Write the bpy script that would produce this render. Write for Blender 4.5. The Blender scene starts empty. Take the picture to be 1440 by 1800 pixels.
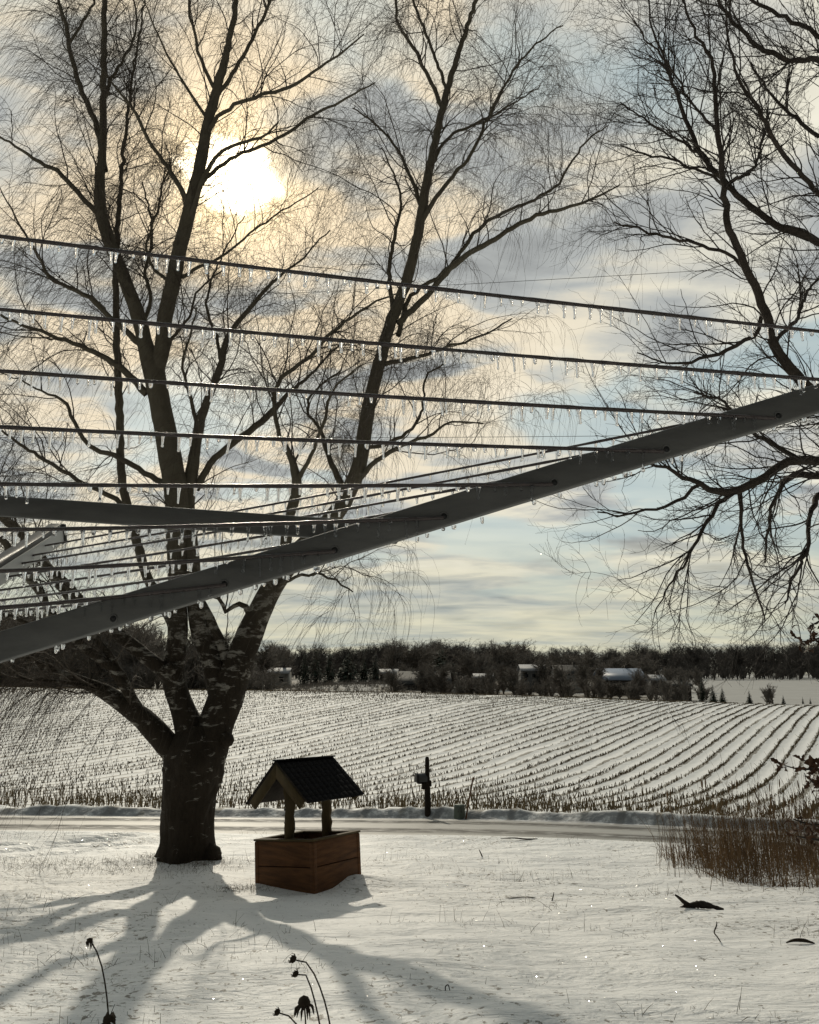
import bpy, math, random
import numpy as np
from mathutils import Vector
random.seed(7); RNG = np.random.default_rng(11)
C = bpy.context.scene.collection
SC = bpy.context.scene

# ------------------------------------------------------------------ camera
F, CX, CY, HOR = 1500.0, 720.0, 900.0, 1170.0
PITCH = math.atan((HOR - CY) / F)
CAMZ = 1.35
cd = bpy.data.cameras.new('camera'); cam = bpy.data.objects.new('camera', cd); C.objects.link(cam)
cam.location = (0, 0, CAMZ); cam.rotation_euler = (math.pi / 2 + PITCH, 0, 0)
cd.sensor_fit = 'VERTICAL'; cd.sensor_height = 24.0; cd.lens = 24.0 * F / 1800.0
cd.clip_start = 0.05; cd.clip_end = 6000
SC.camera = cam
cp, sp = math.cos(PITCH), math.sin(PITCH)
def ray(px, py):
    a, b = (px - CX) / F, (CY - py) / F
    return np.array([a, cp - b * sp, sp + b * cp])
def P(px, py, Y):
    """world point at depth y = Y seen at photo pixel px, py"""
    d = ray(px, py)
    return np.array([0, 0, CAMZ]) + d * (Y / d[1])
def mpp(Y):
    return Y / F

# ------------------------------------------------------------------ light
sd = ray(412, 312); sd = sd / np.linalg.norm(sd)
ELEV = math.asin(sd[2]); AZ = math.atan2(sd[0], sd[1])
sl = bpy.data.lights.new('sun', 'SUN'); so = bpy.data.objects.new('sun', sl); C.objects.link(so)
sl.energy = 1.88; sl.angle = math.radians(0.8); sl.color = (1.0, 0.91, 0.74)
so.rotation_euler = Vector((-sd[0], -sd[1], -sd[2])).to_track_quat('-Z', 'Y').to_euler()
so.location = (-20, 40, 40)
vs = SC.view_settings
vs.view_transform = 'Standard'; vs.look = 'None'; vs.gamma = 1.0; vs.exposure = 0.0; vs.use_curve_mapping = False

class NT:
    def __init__(self, tree):
        self.t = tree; tree.nodes.clear()
    def n(self, typ, props=None, **ins):
        nd = self.t.nodes.new(typ)
        for k, v in (props or {}).items(): setattr(nd, k, v)
        for k, v in ins.items():
            key = int(k[1:]) if k[0] == 'i' and k[1:].isdigit() else k.replace('_', ' ')
            s = nd.inputs[key]
            if isinstance(v, bpy.types.NodeSocket): self.t.links.new(v, s)
            else: s.default_value = v
        return nd
    def m(self, op, a, b=0.0, c=0.0, clamp=False):
        return self.n('ShaderNodeMath', {'operation': op, 'use_clamp': clamp}, i0=a, i1=b, i2=c).outputs[0]
    def noise(self, vec, scale, detail=4.0, rough=0.55, dist=0.0):
        return self.n('ShaderNodeTexNoise', None, Vector=vec, Scale=scale, Detail=detail, Roughness=rough, Distortion=dist).outputs['Fac']
    def mapping(self, vec, scale=(1, 1, 1), loc=(0, 0, 0), rot=(0, 0, 0)):
        return self.n('ShaderNodeMapping', None, Vector=vec, Scale=scale, Location=loc, Rotation=rot).outputs[0]
    def ramp(self, fac, stops, interp='LINEAR'):
        r = self.n('ShaderNodeValToRGB', None, Fac=fac); cr = r.color_ramp; cr.interpolation = interp
        while len(cr.elements) < len(stops): cr.elements.new(0.5)
        for e, (p, c) in zip(cr.elements, stops):
            e.position = p; e.color = (c[0], c[1], c[2], 1) if not isinstance(c, (int, float)) else (c, c, c, 1)
        return r.outputs[0]
    def mix(self, fac, a, b, typ='MIX'):
        nd = self.n('ShaderNodeMix', {'data_type': 'RGBA', 'blend_type': typ})
        for s, v in ((nd.inputs[0], fac), (nd.inputs[6], a), (nd.inputs[7], b)):
            if isinstance(v, bpy.types.NodeSocket): self.t.links.new(v, s)
            else: s.default_value = (v if isinstance(v, (int, float)) else (v[0], v[1], v[2], 1))
        return nd.outputs[2]
    def step(self, v, lo, hi):
        return self.n('ShaderNodeMapRange', {'interpolation_type': 'SMOOTHSTEP'}, Value=v, i1=lo, i2=hi).outputs[0]

w = bpy.data.worlds.new('World'); SC.world = w; w.use_nodes = True
def build_world():
    T = NT(w.node_tree)
    d = T.n('ShaderNodeTexCoord').outputs['Generated']
    s = T.n('ShaderNodeSeparateXYZ', None, Vector=d)
    z = T.m('MAXIMUM', s.outputs[2], 0.0)
    k = T.m('DIVIDE', 1.0, T.m('ADD', z, 0.14))
    pl = T.n('ShaderNodeCombineXYZ', None, X=T.m('MULTIPLY', s.outputs[0], k), Y=T.m('MULTIPLY', s.outputs[1], k), Z=0.37).outputs[0]
    c = T.n('ShaderNodeVectorMath', {'operation': 'DOT_PRODUCT'}, i0=d, i1=tuple(sd)).outputs['Value']
    om = T.m('SUBTRACT', 1.0, c)                                   # 1 - cos(angle to the sun)
    sky = T.n('ShaderNodeTexSky', {'sky_type': 'NISHITA', 'sun_disc': False, 'sun_elevation': ELEV, 'sun_rotation': AZ,
                                   'altitude': 200.0, 'air_density': 1.0, 'dust_density': 1.6})
    nsky = T.mix(1.0, sky.outputs[0], (0.09, 0.088, 0.078), 'MULTIPLY')
    n1 = T.noise(T.mapping(pl, (0.85, 1.35, 1), (0.7, 3.1, 0)), 2.9, 6.0, 0.42, 0.7)
    n2 = T.noise(T.mapping(pl, (1, 1.1, 1), (5.3, 1.7, 3)), 1.05, 5.0, 0.5, 0.3)
    n3 = T.noise(T.mapping(pl, (1, 1.6, 1), (1.3, 4.7, 7)), 4.2, 6.0, 0.6, 0.2)
    mixn = T.m('ADD', T.m('MULTIPLY', n1, 0.74), T.m('MULTIPLY', n3, 0.26))
    cloud = T.ramp(mixn, [(0.35, (.32, .335, .335)), (0.43, (.46, .48, .47)), (0.50, (.64, .63, .56)), (0.56, (.80, .77, .64)), (0.68, (.92, .88, .74))])
    warm = T.m('MULTIPLY', T.step(c, 0.86, 0.985), T.step(mixn, 0.47, 0.56))
    cloud = T.mix(T.m('MULTIPLY', warm, 0.6), cloud, (.95, .76, .52))
    gap = T.step(n2, 0.49, 0.58)
    col = T.mix(T.m('MULTIPLY', gap, 0.75), cloud, T.mix(0.75, nsky, (.40, .54, .57)))
    # low haze band of pale stratus near the horizon
    low = T.m('SUBTRACT', 1.0, T.step(z, 0.02, 0.20))
    band = T.ramp(T.noise(T.mapping(pl, (0.5, 1.0, 1), (0.4, 8.2, 2)), 2.4, 5.0, 0.55, 0.2), [(0.36, (.36, .40, .37)), (0.5, (.56, .56, .44)), (0.62, (.68, .65, .47))])
    col = T.mix(T.m('MULTIPLY', low, 0.75), col, band)
    # the sky is bright round the sun and dull behind the viewer
    fall = T.m('ADD', 0.09, T.m('MULTIPLY', 0.91, T.step(c, 0.0, 0.66)))
    col = T.mix(1.0, col, T.n('ShaderNodeCombineColor', None, Red=fall, Green=fall, Blue=fall).outputs[0], 'MULTIPLY')
    # aureole: warm light scattered by thin cloud round the sun
    g1 = T.m('MULTIPLY', T.m('EXPONENT', T.m('DIVIDE', om, -0.026)), T.m('ADD', 0.12, T.m('MULTIPLY', T.step(mixn, 0.42, 0.58), 0.88)))
    g2 = T.m('EXPONENT', T.m('DIVIDE', om, -0.0016))
    wob = T.m('MULTIPLY', om, T.m('ADD', -0.9, T.m('MULTIPLY', T.noise(pl, 6.5, 3.0, 0.6), 4.2)))
    g3 = T.m('SUBTRACT', 1.0, T.step(wob, 0.0, 0.0014))
    def tint(v, colr): return T.mix(1.0, T.n('ShaderNodeCombineColor', None, Red=v, Green=v, Blue=v).outputs[0], colr, 'MULTIPLY')
    for v, colr in ((g1, (.22, .14, .05)), (g2, (1.7, 1.25, .60)), (g3, (6, 5.2, 3.8))):
        col = T.mix(1.0, col, tint(v, colr), 'ADD')
    bg = T.n('ShaderNodeBackground', None, Color=col, Strength=1.0)
    o = T.n('ShaderNodeOutputWorld'); T.t.links.new(bg.outputs[0], o.inputs[0])
build_world()

# ------------------------------------------------------------------ mesh helpers
def link(name, me, mat=None, parent=None):
    o = bpy.data.objects.new(name, me); C.objects.link(o)
    if mat is not None: me.materials.append(mat)
    if parent is not None: o.parent = parent
    return o
def tag(o, label=None, cat=None, group=None, kind=None):
    if label: o['label'] = label
    if cat: o['category'] = cat
    if group: o['group'] = group
    if kind: o['kind'] = kind
    return o
def empty(name, loc, label, cat, group=None):
    o = bpy.data.objects.new(name, None); C.objects.link(o); o.location = [float(v) for v in loc]; o.empty_display_size = 0.1
    return tag(o, label, cat, group)
class MB:
    """collects numpy verts and faces, links them as one mesh"""
    def __init__(s): s.v = []; s.f4 = []; s.f3 = []; s.n = 0
    def add(s, v, f4=None, f3=None):
        v = np.asarray(v, float).reshape(-1, 3)
        if f4 is not None and len(f4): s.f4.append(np.asarray(f4, int).reshape(-1, 4) + s.n)
        if f3 is not None and len(f3): s.f3.append(np.asarray(f3, int).reshape(-1, 3) + s.n)
        s.v.append(v); s.n += len(v)
    def mesh(s, name, smooth=True, origin=None):
        v = np.concatenate(s.v)
        if origin is not None: v = v - np.asarray(origin, float)
        q = np.concatenate(s.f4) if s.f4 else np.zeros((0, 4), int)
        t = np.concatenate(s.f3) if s.f3 else np.zeros((0, 3), int)
        me = bpy.data.meshes.new(name)
        me.vertices.add(len(v)); me.vertices.foreach_set('co', v.astype(np.float32).ravel())
        me.loops.add(len(q) * 4 + len(t) * 3)
        me.loops.foreach_set('vertex_index', np.concatenate([q.ravel(), t.ravel()]).astype(np.int32))
        me.polygons.add(len(q) + len(t))
        ls = np.concatenate([np.arange(len(q)) * 4, len(q) * 4 + np.arange(len(t)) * 3]).astype(np.int32)
        me.polygons.foreach_set('loop_start', ls)
        me.update(calc_edges=True); me.validate()
        if smooth: me.polygons.foreach_set('use_smooth', np.ones(len(me.polygons), bool))
        return me
    def obj(s, name, mat, parent=None, smooth=True, origin=None):
        return link(name, s.mesh(name, smooth, origin), mat, parent)
    # shapes
    def tubes(s, p, r, sides=3, mod=None, cap=False):
        p = np.asarray(p, float); r = np.asarray(r, float)
        if p.ndim == 2: p = p[None]; r = r[None]
        N, K, _ = p.shape
        T = np.gradient(p, axis=1); T /= np.linalg.norm(T, axis=2, keepdims=True) + 1e-9
        mt = np.abs(T.mean(1)); ref = np.eye(3)[np.argmin(mt, axis=1)][:, None, :]
        U = np.cross(T, np.broadcast_to(ref, T.shape)); U /= np.linalg.norm(U, axis=2, keepdims=True) + 1e-9
        V = np.cross(T, U)
        a = np.arange(sides) * 2 * np.pi / sides
        rr = r[:, :, None] * (np.ones(sides) if mod is None else mod)
        v = p[:, :, None, :] + rr[..., None] * (np.cos(a)[:, None] * U[:, :, None, :] + np.sin(a)[:, None] * V[:, :, None, :])
        idx = np.arange(N * K * sides).reshape(N, K, sides)
        a0 = idx[:, :-1]; a1 = idx[:, 1:]
        f = np.stack([a0, np.roll(a0, -1, 2), np.roll(a1, -1, 2), a1], -1).reshape(-1, 4)
        base = s.n
        s.add(v.reshape(-1, 3), f)
        if cap:
            for i in range(N):
                for kk, sg in ((0, 1), (K - 1, -1)):
                    ring = v[i, kk]; c = ring.mean(0)
                    n = len(ring); vv = np.vstack([ring, c])
                    ff = [(j, (j + 1) % n, n)[::sg] for j in range(n)]
                    s.add(vv, None, ff)
    def box(s, c, ax, ay, az):
        """centre and three half-axis vectors"""
        c, ax, ay, az = (np.asarray(q, float) for q in (c, ax, ay, az))
        v = [c + i * ax + j * ay + k * az for i in (-1, 1) for j in (-1, 1) for k in (-1, 1)]
        s.add(v, [(0, 1, 3, 2), (4, 6, 7, 5), (0, 4, 5, 1), (2, 3, 7, 6), (0, 2, 6, 4), (1, 5, 7, 3)])
    def lathe(s, c, prof, sides=10, ax=(0, 0, 1)):
        """prof: list of (height along ax, radius)"""
        ax = np.asarray(ax, float); ax /= np.linalg.norm(ax); c = np.asarray(c, float)
        p = np.array([c + ax * h for h, _ in prof]); r = np.array([q for _, q in prof])
        ref = np.eye(3)[np.argmin(np.abs(ax))]; U = np.cross(ax, ref); U /= np.linalg.norm(U); V = np.cross(ax, U)
        a = np.arange(sides) * 2 * np.pi / sides
        v = p[:, None, :] + r[:, None, None] * (np.cos(a)[:, None] * U + np.sin(a)[:, None] * V)[None]
        K = len(prof); idx = np.arange(K * sides).reshape(K, sides)
        f = np.stack([idx[:-1], np.roll(idx[:-1], -1, 1), np.roll(idx[1:], -1, 1), idx[1:]], -1).reshape(-1, 4)
        s.add(v.reshape(-1, 3), f)
def bevel(o, wdt, seg=2):
    m = o.modifiers.new('bevel', 'BEVEL'); m.width = wdt; m.segments = seg; m.limit_method = 'ANGLE'; m.angle_limit = math.radians(40)
    return o
def spline(pts, n):
    """Catmull-Rom through rows of pts (any width), n samples evenly in parameter length"""
    p = np.asarray(pts, float)
    if len(p) == 2: p = np.array([p[0], (p[0] + p[1]) / 2, p[1]])
    d = np.r_[0, np.cumsum(np.linalg.norm(np.diff(p[:, :3], axis=0), axis=1))]
    m = np.gradient(p, d, axis=0)
    t = np.linspace(0, d[-1], n); i = np.clip(np.searchsorted(d, t, side='right') - 1, 0, len(p) - 2)
    h = (d[i + 1] - d[i]); u = ((t - d[i]) / h)[:, None]; h = h[:, None]
    return (2*u**3 - 3*u**2 + 1) * p[i] + (u**3 - 2*u**2 + u) * h * m[i] + (-2*u**3 + 3*u**2) * p[i+1] + (u**3 - u**2) * h * m[i+1]
def vnoise(x, y, seed=0):
    xi, yi = np.floor(x).astype(np.int64), np.floor(y).astype(np.int64); xf, yf = x - xi, y - yi
    def hsh(a, b):
        n = (a * 374761393 + b * 668265263 + seed * 1442695041) & 0x7fffffff
        n = ((n ^ (n >> 13)) * 1274126177) & 0x7fffffff
        n = (n ^ (n >> 16)) & 0xffff
        return n / 65535.0
    u, v = xf * xf * (3 - 2 * xf), yf * yf * (3 - 2 * yf)
    a = hsh(xi, yi) * (1 - u) + hsh(xi + 1, yi) * u; b = hsh(xi, yi + 1) * (1 - u) + hsh(xi + 1, yi + 1) * u
    return (a * (1 - v) + b * v) * 2 - 1
def fbm(x, y, oct=3, seed=0):
    r = 0; a = 1.0
    for o in range(oct):
        r = r + a * vnoise(x * 2**o, y * 2**o, seed + o * 17); a *= 0.5
    return r

# ------------------------------------------------------------------ materials
def mat(name, base, rough=0.7, var=0.0, scale=8.0, spec=0.3, metal=0.0, bump=0.0, bscale=30.0, stretch=(1, 1, 1)):
    m = bpy.data.materials.new(name); m.use_nodes = True; T = NT(m.node_tree)
    co = T.mapping(T.n('ShaderNodeTexCoord').outputs['Object'], stretch)
    b = T.n('ShaderNodeBsdfPrincipled', None, Roughness=rough, Metallic=metal)
    b.inputs['Specular IOR Level'].default_value = spec
    if var > 0:
        f = T.noise(co, scale, 5.0, 0.6)
        col = T.ramp(f, [(0.3, tuple(q * (1 - var) for q in base)), (0.7, tuple(min(1, q * (1 + var)) for q in base))])
        T.t.links.new(col, b.inputs['Base Color'])
    else: b.inputs['Base Color'].default_value = (*base, 1)
    if bump > 0:
        bp = T.n('ShaderNodeBump', None, Strength=0.8, Distance=bump, Height=T.noise(co, bscale, 5.0, 0.6))
        T.t.links.new(bp.outputs[0], b.inputs['Normal'])
    o = T.n('ShaderNodeOutputMaterial'); T.t.links.new(b.outputs[0], o.inputs[0])
    return m
ROWA = math.radians(28.0); RSP = 0.80

def snow_mat(name, kind):
    m = bpy.data.materials.new(name); m.use_nodes = True; T = NT(m.node_tree)
    co = T.n('ShaderNodeTexCoord').outputs['Object']
    white = T.mix(T.noise(co, 0.8, 3.0), (.74, .745, .75), (.84, .835, .82))
    if kind == 'far': white = T.mix(T.noise(T.mapping(co, (1, 3, 1)), 0.12, 6.0, 0.7), (.26, .25, .23), (.50, .50, .49))
    if kind == 'lawn':
        # dead grass showing where the snow is thin; tuft shadows painted into the flecks
        big = T.noise(T.mapping(co, (0.5, 1.0, 1)), 0.7, 3.0)
        fine = T.noise(T.mapping(co, (1.0, 1.0, 1)), 16.0, 6.0, 0.65, 0.4)
        thr = T.m('SUBTRACT', 0.76, T.m('MULTIPLY', big, 0.28))
        mk = T.step(T.m('SUBTRACT', fine, thr), -0.035, 0.03)
        col = T.mix(T.m('MULTIPLY', mk, 0.85), white, T.mix(T.noise(co, 60.0, 2.0), (.06, .052, .035), (.15, .12, .075)))
        h = T.m('ADD', T.m('MULTIPLY', T.noise(T.mapping(co, (0.6, 1.3, 1)), 2.6, 6.0, 0.62, 0.3), 0.10),
                T.m('MULTIPLY', T.m('MULTIPLY', T.noise(T.mapping(co, (0.8, 1.2, 1)), 22.0, 5.0, 0.6), 0.024), T.step(T.noise(co, 1.1, 3.0), 0.36, 0.66)))
        bs = 0.85; rough = 0.55
    elif kind == 'field':
        s = T.n('ShaderNodeSeparateXYZ', None, Vector=co)
        q = T.m('SUBTRACT', T.m('MULTIPLY', s.outputs[0], math.cos(ROWA)), T.m('MULTIPLY', s.outputs[1], math.sin(ROWA)))
        q = T.m('ADD', q, T.m('MULTIPLY', T.m('SUBTRACT', T.noise(co, 0.25, 2.0), 0.5), 0.25))
        row = T.m('COSINE', T.m('MULTIPLY', q, 2 * math.pi / RSP))
        along = T.noise(T.mapping(co, (1, 1, 1), (0, 0, 0), (0, 0, ROWA)), 0.9, 6.0, 0.65)
        mk = T.step(T.m('ADD', row, T.m('MULTIPLY', T.m('SUBTRACT', along, 0.5), 2.4)), 0.58, 0.95)
        col = T.mix(T.m('MULTIPLY', mk, 0.8), white, T.mix(T.noise(co, 9.0, 3.0), (.08, .068, .045), (.20, .165, .105)))
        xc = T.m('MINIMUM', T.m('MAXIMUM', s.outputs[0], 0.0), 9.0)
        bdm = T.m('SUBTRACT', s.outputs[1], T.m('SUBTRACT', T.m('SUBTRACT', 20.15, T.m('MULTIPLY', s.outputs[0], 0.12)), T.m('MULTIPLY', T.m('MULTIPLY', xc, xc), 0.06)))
        dirt_shade = T.m('MULTIPLY', T.m('SUBTRACT', 1.0, T.step(bdm, -0.08, 0.06)), T.step(T.noise(co, 5.0, 5.0, 0.65), 0.28, 0.55))  # plow grit and the shade of the road-side bank face, put into colour
        col = T.mix(T.m('MULTIPLY', dirt_shade, 0.85), col, (.20, .205, .215))
        h = T.m('ADD', T.m('MULTIPLY', row, 0.035), T.m('MULTIPLY', T.noise(co, 3.0, 5.0, 0.6), 0.10))
        bs = 0.6; rough = 0.7
    else:
        s = T.n('ShaderNodeSeparateXYZ', None, Vector=co); right = T.step(T.m('SUBTRACT', s.outputs[0], T.m('MULTIPLY', s.outputs[1], 0.30)), -8.0, 8.0)
        col = T.mix(T.step(T.m('SUBTRACT', T.noise(co, 0.06, 6.0, 0.65), T.m('MULTIPLY', right, 0.2)), 0.40, 0.52), white, (.11, .09, .065))
        h = T.noise(co, 0.6, 3.0); bs = 0.2; rough = 0.8
    bp = T.n('ShaderNodeBump', None, Strength=bs, Distance=1.0, Height=h)
    b = T.n('ShaderNodeBsdfPrincipled', None, Base_Color=col, Roughness=rough, Normal=bp.outputs[0])
    b.inputs['Specular IOR Level'].default_value = 0.35
    sh = b.outputs[0]
    if kind == 'lawn':                                              # single ice grains that catch the sun
        v = T.n('ShaderNodeTexVoronoi', None, Vector=co, Scale=125.0)
        rnd = T.n('ShaderNodeSeparateColor', None, Color=v.outputs['Color'])
        nv = T.n('ShaderNodeVectorMath', {'operation': 'MULTIPLY_ADD'}, i0=v.outputs['Color'], i1=(1.3, 1.3, 0.2), i2=(-0.65, -0.40, 0.75))
        nn = T.n('ShaderNodeVectorMath', {'operation': 'NORMALIZE'}, i0=nv.outputs[0])
        gl = T.n('ShaderNodeBsdfGlossy', None, Color=(1, 1, 1, 1), Roughness=0.16, Normal=nn.outputs[0])
        pick = T.m('MULTIPLY', T.m('GREATER_THAN', rnd.outputs[2], 0.985), T.m('LESS_THAN', v.outputs['Distance'], 0.35))
        sh = T.n('ShaderNodeMixShader', None, i0=pick, i1=sh, i2=gl.outputs[0]).outputs[0]
    o = T.n('ShaderNodeOutputMaterial'); T.t.links.new(sh, o.inputs[0])
    return m
def road_mat():
    m = bpy.data.materials.new('road_ice'); m.use_nodes = True; T = NT(m.node_tree)
    co = T.n('ShaderNodeTexCoord').outputs['Object']
    lane = T.noise(T.mapping(co, (0.05, 1.6, 1), (0, 0, 0), (0, 0, 0.10)), 1.3, 4.0, 0.55)
    fine = T.noise(T.mapping(co, (0.5, 2.0, 1)), 5.0, 5.0, 0.65)
    f = T.m('ADD', T.m('MULTIPLY', lane, 0.65), T.m('MULTIPLY', fine, 0.35))
    col = T.ramp(f, [(0.42, (.03, .03, .03)), (0.52, (.08, .073, .058)), (0.60, (.17, .158, .13)), (0.72, (.45, .44, .42))])
    s = T.n('ShaderNodeSeparateXYZ', None, Vector=co)
    xc = T.m('MINIMUM', T.m('MAXIMUM', s.outputs[0], 0.0), 9.0)
    t = T.m('SUBTRACT', T.m('SUBTRACT', T.m('SUBTRACT', 19.6, T.m('MULTIPLY', s.outputs[0], 0.12)), T.m('MULTIPLY', T.m('MULTIPLY', xc, xc), 0.06)), s.outputs[1])
    t = T.m('ADD', t, T.m('MULTIPLY', T.m('SUBTRACT', T.noise(T.mapping(co, (0.25, 1, 1)), 1.2, 4.0), 0.5), 0.5))
    track = T.ramp(T.m('DIVIDE', t, 4.6), [(0.0, 0.15), (0.07, 0.1), (0.11, 0.95), (0.24, 0.85), (0.32, 0.25), (0.48, 0.2), (0.56, 0.9), (0.68, 0.8), (0.78, 0.3), (1.0, 0.1)])
    track = T.m('MULTIPLY', track, T.step(fine, 0.30, 0.52))
    col = T.mix(track, T.mix(0.55, col, (.40, .39, .365)), (.035, .032, .027))
    rg = T.m('ADD', T.ramp(f, [(0.42, 0.37), (0.64, 0.45)]), T.m('MULTIPLY', track, 0.38))
    bp = T.n('ShaderNodeBump', None, Strength=0.3, Distance=0.04, Height=T.noise(T.mapping(co, (0.3, 2.0, 1)), 6.0, 5.0, 0.65))
    b = T.n('ShaderNodeBsdfPrincipled', None, Base_Color=col, Roughness=rg, Normal=bp.outputs[0])
    T.t.links.new(T.m('MULTIPLY', T.m('SUBTRACT', 1.0, T.m('MULTIPLY', track, 0.92)), 0.85), b.inputs['Specular IOR Level'])
    o = T.n('ShaderNodeOutputMaterial'); T.t.links.new(b.outputs[0], o.inputs[0])
    return m
def birch_mat():
    m = bpy.data.materials.new('birch_bark'); m.use_nodes = True; T = NT(m.node_tree)
    co = T.n('ShaderNodeTexCoord').outputs['Object']
    s = T.n('ShaderNodeSeparateXYZ', None, Vector=co)
    n = T.noise(T.mapping(co, (1.0, 1.0, 2.6)), 4.5, 6.0, 0.7, 0.5)
    hi = T.m('MULTIPLY', T.step(s.outputs[2], 0.6, 3.0), 1.0)
    hi2 = T.m('SUBTRACT', 1.0, T.step(s.outputs[2], 4.0, 6.0))
    thr = T.m('SUBTRACT', 0.645, T.m('MULTIPLY', T.m('MULTIPLY', hi, hi2), 0.10))
    mk = T.step(T.m('SUBTRACT', n, thr), -0.05, 0.05)
    dark = T.mix(T.noise(T.mapping(co, (1, 1, 0.35)), 22.0, 4.0, 0.7), (.016, .013, .010), (.065, .052, .038))
    col = T.mix(mk, dark, T.mix(T.noise(co, 14.0, 3.0), (.18, .17, .15), (.42, .40, .36)))
    upb = T.mix(T.noise(co, 7.0, 4.0), (.10, .088, .064), (.19, .17, .13))
    col = T.mix(T.step(s.outputs[2], 2.4, 4.6), col, upb)
    bp = T.n('ShaderNodeBump', None, Strength=0.9, Distance=0.05, Height=T.noise(T.mapping(co, (1, 1, 0.3)), 16.0, 6.0, 0.7))
    b = T.n('ShaderNodeBsdfPrincipled', None, Base_Color=col, Roughness=0.85, Normal=bp.outputs[0])
    b.inputs['Specular IOR Level'].default_value = 0.15
    o = T.n('ShaderNodeOutputMaterial'); T.t.links.new(b.outputs[0], o.inputs[0])
    return m
def ice_mat():
    m = bpy.data.materials.new('ice'); m.use_nodes = True; T = NT(m.node_tree)
    b = T.n('ShaderNodeBsdfPrincipled', None, Base_Color=(.97, .98, 1, 1), Roughness=0.09, IOR=1.31)
    b.inputs['Transmission Weight'].default_value = 1.0
    co = T.n('ShaderNodeTexCoord').outputs['Object']
    bp = T.n('ShaderNodeBump', None, Strength=0.5, Distance=0.0015, Height=T.noise(co, 350.0, 2.0))
    T.t.links.new(bp.outputs[0], b.inputs['Normal'])
    o = T.n('ShaderNodeOutputMaterial'); T.t.links.new(b.outputs[0], o.inputs[0])
    return m
M = dict(
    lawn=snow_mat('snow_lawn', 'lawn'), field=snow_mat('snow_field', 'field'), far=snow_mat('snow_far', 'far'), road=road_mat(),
    birch=birch_mat(), ice=ice_mat(),
    birch_twig=mat('birch_twig', (.085, .07, .055), 0.7, 0.3, 3.0),
    bark=mat('grey_bark', (.06, .05, .042), 0.85, 0.4, 9.0, 0.15, 0, 0.02, 25.0),
    twig=mat('dark_twig', (.05, .042, .036), 0.75, 0.3, 3.0),
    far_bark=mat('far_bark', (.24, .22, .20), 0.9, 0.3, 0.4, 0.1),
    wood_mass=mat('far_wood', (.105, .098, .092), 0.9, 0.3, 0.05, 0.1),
    needle=mat('needles', (.045, .058, .042), 0.8, 0.35, 0.6, 0.15),
    metal=mat('grey_aluminium', (.105, .104, .10), 0.5, 0.30, 38.0, 0.4, 0.0, 0.0006, 90.0, (0.25, 1, 1)),
    pale_metal=mat('pale_aluminium', (.42, .42, .41), 0.5, 0.06, 5.0, 0.4, 0.0),
    dark_plastic=mat('black_plastic', (.02, .02, .02), 0.5, 0.0),
    wire=mat('icy_line', (.055, .04, .038), 0.25, 0.3, 40.0, 0.6, 0, 0.002, 250.0),
    cable=mat('cable', (.05, .05, .05), 0.6),
    cedar=mat('stained_cedar', (.118, .052, .020), 0.75, 0.45, 4.0, 0.25, 0, 0.006, 30.0, (1, 1, 7)),
    cedar_pale=mat('weathered_pine', (.075, .054, .024), 0.75, 0.35, 5.0, 0.25, 0, 0.004, 30.0, (1, 1, 0.3)),
    shingle=mat('asphalt_shingle', (.020, .020, .021), 1.0, 0.4, 60.0, 0.0, 0, 0.006, 120.0),
    post=mat('dark_post', (.035, .028, .022), 0.85, 0.4, 9.0, 0.2, 0, 0.01, 30.0),
    mailbox=mat('mailbox_black', (.03, .03, .032), 0.4, 0.15, 9.0),
    mailgrey=mat('mailbox_grey', (.11, .115, .12), 0.4, 0.15, 9.0),
    pedestal=mat('pedestal_green', (.15, .18, .15), 0.55, 0.15, 6.0),
    stake=mat('stake', (.20, .10, .05), 0.6),
    straw=mat('corn_straw', (.15, .115, .065), 0.8, 0.5, 2.0, 0.2),
    reed=mat('dry_reed', (.19, .125, .068), 0.8, 0.5, 3.0, 0.2),
    grass=mat('dead_grass', (.10, .078, .045), 0.8, 0.4, 4.0, 0.2),
    dead=mat('dead_flower', (.035, .026, .018), 0.85, 0.3, 30.0, 0.15),
    leaf=mat('brown_leaf', (.07, .035, .018), 0.7, 0.4, 8.0, 0.25),
    wall_pale=mat('pale_siding', (.30, .295, .28), 0.8, 0.1, 1.0), wall_grey=mat('grey_siding', (.12, .12, .12), 0.8, 0.1, 1.0),
    wall_brown=mat('brown_siding', (.06, .05, .042), 0.8, 0.15, 1.0),
    roof_snow=mat('snowy_roof', (.27, .275, .29), 0.7, 0.15, 0.6), roof_blue=mat('blue_metal_roof', (.19, .23, .30), 0.55, 0.1, 0.6),
    roof_dark=mat('dark_roof', (.028, .027, .026), 0.8, 0.2, 0.6), glass=mat('window_dark', (.03, .035, .04), 0.15),
)
M['shingle_edge'] = M['shingle']

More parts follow.
